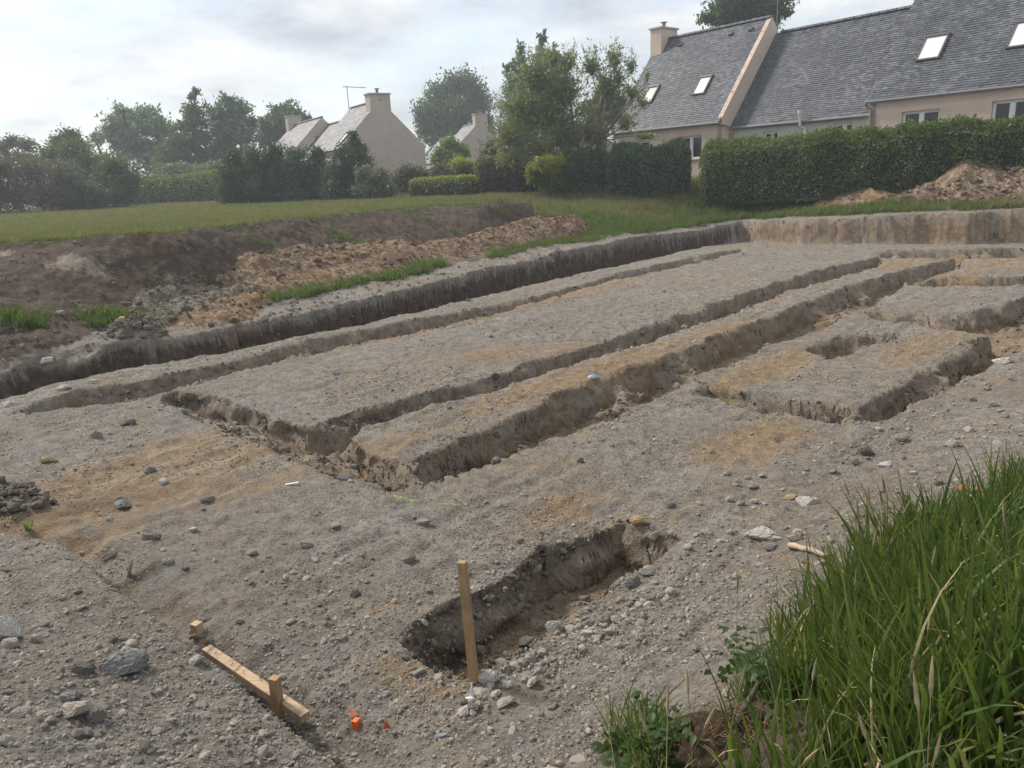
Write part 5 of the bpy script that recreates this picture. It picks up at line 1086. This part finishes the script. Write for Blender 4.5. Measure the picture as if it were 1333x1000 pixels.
# evergreen screen in front of house 2
EG = 'evergreen screen in front of the far gabled house'
for k, (px0, w_, ty, lab) in enumerate([(303, 24, 200, 'leftmost column of the evergreen screen'), (331, 22, 194, 'second column of the evergreen screen from the left'), (358, 22, 190, 'third column of the evergreen screen, pale lower leaves'), (384, 22, 194, 'fourth column of the evergreen screen, by the slate roof'), (412, 20, 193, 'fifth column of the evergreen screen, beneath the bright skylight')]):
    shrub(lab, (px0, 270), 42, [(px0, ty + 10, w_ * .62, 14), (px0 - 5, ty + 25, w_ * .75, 16), (px0 + 6, ty + 32, w_ * .75, 18), (px0, ty + 50, w_ * .9, 20), (px0 - 3, 256, w_ * .9, 16)], 7000, .105, 'laurel' if k % 2 else 'cypress', EG, name='evergreen_shrub', shell=.55)
shrub('tallest pointed evergreen shrub beside the far gable wall', (458, 268), 41, [(462, 178, 8, 12), (460, 192, 16, 14), (450, 205, 20, 16), (470, 206, 16, 16), (445, 228, 26, 20), (468, 230, 22, 22), (440, 252, 24, 18), (465, 252, 24, 18)], 13000, .10, 'cypress', EG, name='evergreen_shrub', shell=.5)
shrub('pale variegated shrub right of the tallest evergreen', (480, 268), 39.5, [(475, 228, 16, 12), (492, 232, 18, 14), (480, 248, 24, 18), (500, 250, 18, 16)], 6500, .09, 'vari', None, name='variegated_shrub')
shrub('dull dark shrub in front of the far gable wall', (530, 262), 44, [(530, 226, 16, 12), (548, 230, 14, 14), (520, 240, 18, 16), (545, 245, 20, 14)], 5500, .10, 'brown')
shrub('brownish rounded shrub between gable wall and golden topped bush', (575, 250), 46, [(572, 225, 16, 12), (590, 230, 16, 14), (570, 240, 20, 12)], 4500, .10, 'brown')
shrub('bright green bush in front of the pale slate roof', (590, 245), 60, [(585, 190, 16, 12), (600, 200, 16, 14), (575, 205, 16, 14), (590, 215, 24, 16)], 5000, .17, 'fresh')
shrub('golden topped bush above the low golden hedge', (602, 250), 45, [(598, 214, 14, 7), (608, 218, 12, 8)], 2400, .10, 'yellow', r0=.012)
shrub('dark body bush beneath the golden tops', (604, 252), 45.5, [(600, 228, 18, 14), (615, 232, 14, 14), (600, 242, 18, 10)], 3800, .10, 'laurel')
hedge('low clipped hedge with golden top in the middle distance', hp(536, 40), hp(622, 38), .92, 1.0, 7000, .085, 'laurel', seed=7, topmat='yellow')
hedge('mixed green and brown hedge left of the ivy covered mound', hp(622, 40.5), hp(698, 39), 1.65, 1.3, 9000, .09, 'brown', seed=8, topmat='hedge', lump=.3)
shrub('ivy mound with yellow green top under the willow', (722, 252), 36.2, [(710, 218, 16, 12), (728, 216, 18, 14), (700, 232, 14, 14), (722, 238, 26, 14), (745, 232, 14, 16)], 9500, .085, 'hedge')
shrub('yellow green crown of leaves on top of the ivy mound', (716, 246), 35.8, [(712, 211, 18, 6), (698, 218, 12, 8), (728, 210, 14, 5), (690, 230, 6, 8), (715, 222, 18, 5)], 3600, .085, 'yellow', r0=.012)
hedge('dark ivy clad hedge below the willow, left of the laurel hedge', hp(738, 37.3), hp(795, 36), 1.9, 1.4, 9000, .09, 'laurel', seed=9, lump=.3)
hedge('laurel hedge under the small window of the main house', hp(790, 36), hp(898, 34.6), 2.08, 1.5, 19000, .09, 'laurel', seed=10, lump=.28, prof=lambda t: 1 + .05 * np.sin(t * 9) - .10 * (t < .1))
hedge('long tall clipped hedge with pale leaf patches across the right side', hp(913, 33.5), hp(1480, 25.6), 2.42, 1.7, 60000, .085, 'hedge', seed=11, lump=.24, topmat='fresh2', patches=((.17, .42, .42), (.5, .62, .3)), prof=lambda t: .93 + .09 * t + .03 * np.sin(t * 23) + .02 * np.sin(t * 61))
shrub('thin brown scrub bush behind the willow foot at left', (650, 245), 44, [(640, 200, 18, 20), (665, 205, 18, 18), (650, 225, 22, 16)], 4200, .12, 'brown', twigs=200)
print('foliage', round(time.time() - T0, 1))

# ---------------------------------------------------------------- grass
def tuft(name, nb, ln, wd, spread, mat, seed, bend=.5, seg=4, fold=True):
    rg_ = np.random.default_rng(seed); V = []; F = []; k = 0
    for _ in range(nb):
        a = rg_.uniform(0, 6.28); b = np.array([rg_.normal(0, spread), rg_.normal(0, spread), -.02]); L_ = ln * rg_.uniform(.55, 1.15); w = wd * rg_.uniform(.6, 1.2); dirh = np.array([math.cos(a), math.sin(a), 0]); sd2 = np.array([-math.sin(a + .6), math.cos(a + .6), 0]); bd = bend * rg_.uniform(.1, 1.3) ; lean = rg_.uniform(.0, .35)
        for s in range(seg + 1):
            t = s / seg; th = lean + bd * t * t * 1.6; ww = w * (1 - t ** 2.2) * (.6 + .8 * min(t * 2.5, 1)) * .6 + .0004
            if s == 0: p = b.copy()
            else: p = p + L_ / seg * (dirh * math.sin(th) + UPV * math.cos(th))
            V += [p - sd2 * ww, p + dirh * (-.3 * ww) , p + sd2 * ww] if fold else [p - sd2 * ww, p + sd2 * ww]
            c_ = 3 if fold else 2
            if s:
                o = k + (s - 1) * c_
                for q in range(c_ - 1): F.append((o + q, o + q + 1, o + c_ + q + 1, o + c_ + q))
        k += (seg + 1) * (3 if fold else 2)
    return mesh(name, V, F, [mat], True)
long_t = variants('long_tufts', [tuft('long_tuft', 12, .43, (.0095, .012, .008)[k % 3], .045, M['blade'], k, (.3, .5, .4)[k % 3], 6) for k in range(6)] )
straw_t = variants('straw_tufts', [tuft('straw_tuft', 5, .38, .006, .05, mat_plain('dead_straw', (.42, .34, .19), .8, .3, 20, 0), 90 + k, .9, 6) for k in range(3)])
short_t = variants('short_tufts', [tuft('short_tuft', 12, .17, .008, .05, M['short_blade'], 20 + k, .5, 3, False) for k in range(4)])
dry_t = variants('dry_tufts', [tuft('dry_tuft', 12, .22, .007, .06, M['dry_blade'], 30 + k, .4, 3, False) for k in range(4)])
def seeding(name, seed):
    rg_ = np.random.default_rng(seed); m = MB()
    for _ in range(2):
        h = rg_.uniform(.42, .62); a = rg_.uniform(0, 6.28); d_ = np.array([math.cos(a), math.sin(a), 0]) * rg_.uniform(.02, .16); b_ = np.array([rg_.normal(0, .03), rg_.normal(0, .03), 0]); P_ = [b_ + d_ * t * t + UPV * h * t for t in (0, .4, .75, 1)]
        m.tube(P_, [.0016, .0014, .0012, .001], 4); e_ = P_[-1] - P_[-2]; e_ /= np.linalg.norm(e_); m.tube([P_[-1], P_[-1] + e_ * .02, P_[-1] + e_ * .055, P_[-1] + e_ * .085], [.0012, .0050, .0042, .0008], 5)
    return mesh(name, m.v, m.f, [M['seed']])
M['seed'] = mat_plain('seeding_stem', (.26, .21, .12), .9, .35, 20, 0)
seed_t = variants('seeding_shapes', [seeding('seeding_stem', k) for k in range(4)])
# near long grass
gx = rg.uniform(.2, 7, 42000); gy = rg.uniform(.4, 8, 42000); ok = inside(GRP, gx, gy)
gx, gy = gx[ok], gy[ok]; dgg = pdist(GRP, gx, gy)
SOILC = hit(955, 965)
soil_d = np.hypot((gx - SOILC[0] + .03) / .34, (gy - SOILC[1] + .12) / .34)
ok = (rg.random(len(gx)) < np.clip(.12 + dgg * 3.2, 0, 1)) & (soil_d > 1.0) & (rg.random(len(gx)) < .36) ; gx, gy, dgg = gx[ok], gy[ok], dgg[ok]
gzz = height(gx, gy)[0]; n = len(gx); s = np.clip(.55 + dgg * 1.1, .5, 1.05) * rg.uniform(.6, 1.3, n) * (1 + .5 * fbm(gx * 2.5, gy * 2.5, 171, 2))
left = sstep((1.25 - gx) / .5); s = s * (1 - .35 * left)
scatter('long_grass', np.c_[gx, gy, gzz], np.c_[s, s, s], np.c_[rg.normal(-.06, .12, n), rg.normal(-.08, .14, n), rg.uniform(0, 6.28, n)], rg.integers(0, 6, n), long_t)
print('long grass', n)
ks = rg.random(n) < .035; scatter('seeding_stems', np.c_[gx, gy, gzz][ks], np.ones((ks.sum(), 3)) * rg.uniform(.7, 1.05, (ks.sum(), 1)), np.c_[rg.normal(0, .12, (ks.sum(), 2)), rg.uniform(0, 6.28, ks.sum())], rg.integers(0, 4, ks.sum()), seed_t)
ks = rg.random(n) < .24; scatter('dead_straw', np.c_[gx, gy, gzz][ks], np.c_[s, s, s][ks] * .95, np.c_[rg.normal(0, .3, (ks.sum(), 2)), rg.uniform(0, 6.28, ks.sum())], rg.integers(0, 3, ks.sum()), straw_t)
q = np.array([hit(rr_.gauss(1338, 16), rr_.gauss(652, 9)) for _ in range(70)]); k = len(q); ss = rg.uniform(.5, .9, k)
scatter('grass_patch', q, np.c_[ss, ss, ss], np.c_[rg.normal(0, .2, (k, 2)), rg.uniform(0, 6.28, k)], rg.integers(0, 6, k), long_t)
# small clump at the bottom
q = np.array([hit(840 + rr_.gauss(0, 22), 985 + rr_.gauss(0, 14)) for _ in range(26)]); n = len(q); s = rg.uniform(.45, .75, n)
scatter('grass_clump', q, np.c_[s, s, s], np.c_[rg.normal(0, .2, (n, 2)), rg.uniform(0, 6.28, n)], rg.integers(0, 6, n), long_t)
# mid and far grass
px_, py_, pr = sample_polar(230000, 9, 70, 42); pz, pd = height(px_, py_)
ldg = 1.15 + .25 * fbm(px_ * .8, py_ * .8, 91, 3) - .55 * sstep(px_ / 3.5); out_ = (~pd['pad']) & (pd['dw'] > ldg)
isbank = pd['ib'] & (pd['tb'] < .97); barez = (px_ < -.2) & (~pd['plat']) & (py_ < 31)
gpatch = fbm(px_ * .7, py_ * .7, 121, 3)
keep = out_ & ~isbank & (~barez)
keep |= out_ & isbank & (gpatch > .44) & (rg.random(len(px_)) < .5)
edge_g = (pd['dw'] > ldg) & (pd['dw'] < ldg + .75) & (~pd['pad']) & barez & (fbm(px_ * .9, py_ * .9, 131, 2) > .0) & (vnoise(px_ * 3, py_ * 3, 133) > -.2)
keep |= edge_g
px_, py_, pz, pr, plat, eg = px_[keep], py_[keep], pz[keep], pr[keep], pd['plat'][keep], edge_g[keep]
dryness = np.where(plat, .75, np.clip((pr - 27) / 10, 0, .6)) + .9 * fbm(px_ * .25, py_ * .25, 141, 3); dryness = np.where(eg, 0, dryness)
dry = rg.random(len(px_)) < dryness; n = len(px_)
s = np.where(eg, 1.25, np.where(plat, .65, .85 + .5 * fbm(px_ * .5, py_ * .5, 151, 2))) * rg.uniform(.6, 1.3, n) * (1 + np.clip(pr - 18, 0, 40) * .018)
s = np.where((~plat) & (pr > 28), s * 1.5, s)
for nm, mk_, cl_ in (('green_grass', ~dry, short_t), ('dry_grass', dry, dry_t)):
    k = mk_.sum(); scatter(nm, np.c_[px_, py_, pz][mk_], np.c_[s, s, s][mk_], np.c_[rg.normal(0, .12, (k, 2)), rg.uniform(0, 6.28, k)], rg.integers(0, 4, k), cl_)
print('grass', n, round(time.time() - T0, 1))
# tall seed heads
def seed_stalk(px, py, tipx, tipy, label):
    b = hit(px, py); t = atD(tipx, tipy, b[1] + .02); md = (b + t) / 2 + np.array([-.02, 0, .0]); o = MB().tube([b, md, t], [.0018, .0014, .001], 4).build('grass_stalk', M['blade']); m = MB(); d_ = t - md; d_ /= np.linalg.norm(d_)
    m.tube([t - d_ * .01, t + d_ * .02, t + d_ * .06, t + d_ * .09], [.002, .0055, .0045, .001], 6).build('seed_head', M['straw'], o); tag(o, label, 'grass stalk', 'seed heads above the long grass'); return o
for a in [(1178, 735, 1152, 640, 'tallest seeding grass stalk above the long grass'), (1172, 740, 1148, 655, 'seeding grass stalk just left of the tallest'), (1215, 730, 1205, 668, 'seeding grass stalk right of the tallest'), (1085, 800, 1083, 745, 'seeding grass stalk at the left edge of the long grass'), (1250, 735, 1255, 665, 'rightmost seeding grass stalk against the gravel')]: seed_stalk(*a)
# root clump with dead stick
def root_clump():
    c = SOILC; r = thing('root_clump', 'dead brown root clump exposed in the grass at the bottom', 'root clump', c); rg_ = np.random.default_rng(5); m = MB()
    V, F = icosphere(4); V = V * np.array([.22, .16, .075]); V = V * (1 + .25 * fbm(V[:, 0] * 14, V[:, 1] * 14 + V[:, 2] * 9, 3, 4)[:, None]); link('clump', mesh('clump', V, F, [mat_soil('root_soil', [(.03, .02, .013), (.065, .042, .027), (.12, .085, .055), (.05, .035, .022)], 30)], True), r)
    for _ in range(240):
        a = rg_.uniform(0, 6.28); q = rg_.uniform(.0, .24) ; p = np.array([q * math.cos(a), q * .75 * math.sin(a), .065 * (1 - (q / .26) ** 2) + .01]); d_ = rg_.normal(0, 1, 3); d_[2] = abs(d_[2]) * .35; d_ /= np.linalg.norm(d_); L_ = rg_.uniform(.03, .10)
        m.tube([p, p + d_ * L_ * .5 + (0, 0, .01), p + d_ * L_ - (0, 0, .008)], [.0014, .0012, .0005], 3, False)
    tag(m.build('dry_roots', M['straw'], r), kind='stuff'); return r
root_clump()
b = hit(955, 970); t_ = hit(992, 915); MBs = MB().tube([b + (0, 0, .08), (b + t_) / 2 + (0, 0, .10), t_ + (0, 0, .12)], [.014, .012, .008], 8); tag(MBs.build('stick', M['bark'], smooth=True), 'dark forked stick lying across the root clump', 'stick')
# broad-leaved weeds among the near grass
def weed(name, n_, L_, seed):
    rg_ = np.random.default_rng(seed); V = []; F = []; k = 0
    for i in range(n_):
        a = rg_.uniform(0, 6.28); h = rg_.uniform(.02, .14); l = L_ * rg_.uniform(.6, 1.1); d_ = np.array([math.cos(a), math.sin(a), rg_.uniform(-.2, .5)]); s2 = np.array([-math.sin(a), math.cos(a), 0]); o = np.array([rg_.normal(0, .02), rg_.normal(0, .02), h]); 
        for t, w in ((0, .05), (.2, .22), (.4, .30), (.65, .24), (.85, .12), (1, .01)): p = o + d_ * l * t + UPV * (-.25 * l * t * t); V += [p - s2 * w * l + UPV * w * l * .3, p, p + s2 * w * l + UPV * w * l * .3]
        for s in range(5):
            q = k + s * 3; F += [(q, q + 1, q + 4, q + 3), (q + 1, q + 2, q + 5, q + 4)]
        k += 18
    return mesh(name, V, F, [M['weed']], True)
M['weed'] = mat_leaf('weed_leaves', [(.035, .075, .016), (.055, .105, .022), (.085, .14, .035)], .3)
wd = variants('weed_shapes', [weed('weed', 12, .042, k) for k in range(4)])
q = []
for _ in range(75):
    z_ = rr_.random(); 
    if z_ < .35: q.append(hit(rr_.gauss(850, 28), rr_.gauss(990, 14)))
    elif z_ < .6: q.append(hit(rr_.gauss(985, 25), rr_.gauss(895, 22)))
    else: q.append(hit(rr_.uniform(1000, 1300), rr_.uniform(880, 1000)))
q = np.array(q); n = len(q); s = rg.uniform(.7, 1.3, n); scatter('leafy_weeds', q + [0, 0, .02], np.c_[s, s, s], np.c_[rg.normal(0, .2, (n, 2)), rg.uniform(0, 6.28, n)], rg.integers(0, 4, n), wd)
# dandelions on the ledge and one sprout
for a, b_, lab in ((253, 399, 'yellow flower on the low clod heap'), (161, 424, 'yellow flower in the grass strip above the far trench')):
    c = hit(a, b_ + 3); o = MB().tube([c, c + (0, 0, .16)], .006, 5).build('dandelion', LEAF['fresh']); MB().tube([c + (0, 0, .155), c + (0, 0, .20)], [.02, .05], 8).build('flower_head', M['yellow'], o); tag(o, lab, 'dandelion')
c = hit(38, 690); o = link('seedling', tuft('seedling', 9, .14, .016, .012, LEAF['fresh'], 3, .5, 4), None, c); tag(o, 'small green seedling on the crest of the left gravel slope', 'seedling')
print('done', round(time.time() - T0, 1), 'tris', sum(len(o.data.polygons) for o in SC.objects if o.type == 'MESH'))
# ---------------------------------------------------------------- the air: thin haze over the whole site
hm = bpy.data.materials.new('thin_haze'); hm.use_nodes = True; ht = hm.node_tree; ht.nodes.clear()
ho = ht.nodes.new('ShaderNodeOutputMaterial'); hv = ht.nodes.new('ShaderNodeVolumePrincipled'); hv.inputs['Density'].default_value = .0018; hv.inputs['Color'].default_value = (.82, .88, .95, 1); hv.inputs['Anisotropy'].default_value = .35
ht.links.new(hv.outputs[0], ho.inputs['Volume'])
hz = tag(MB().box((0, 60, 8.5), (1600, 0, 0), (0, 1600, 0), (0, 0, 13)).build('haze', hm), kind='stuff')
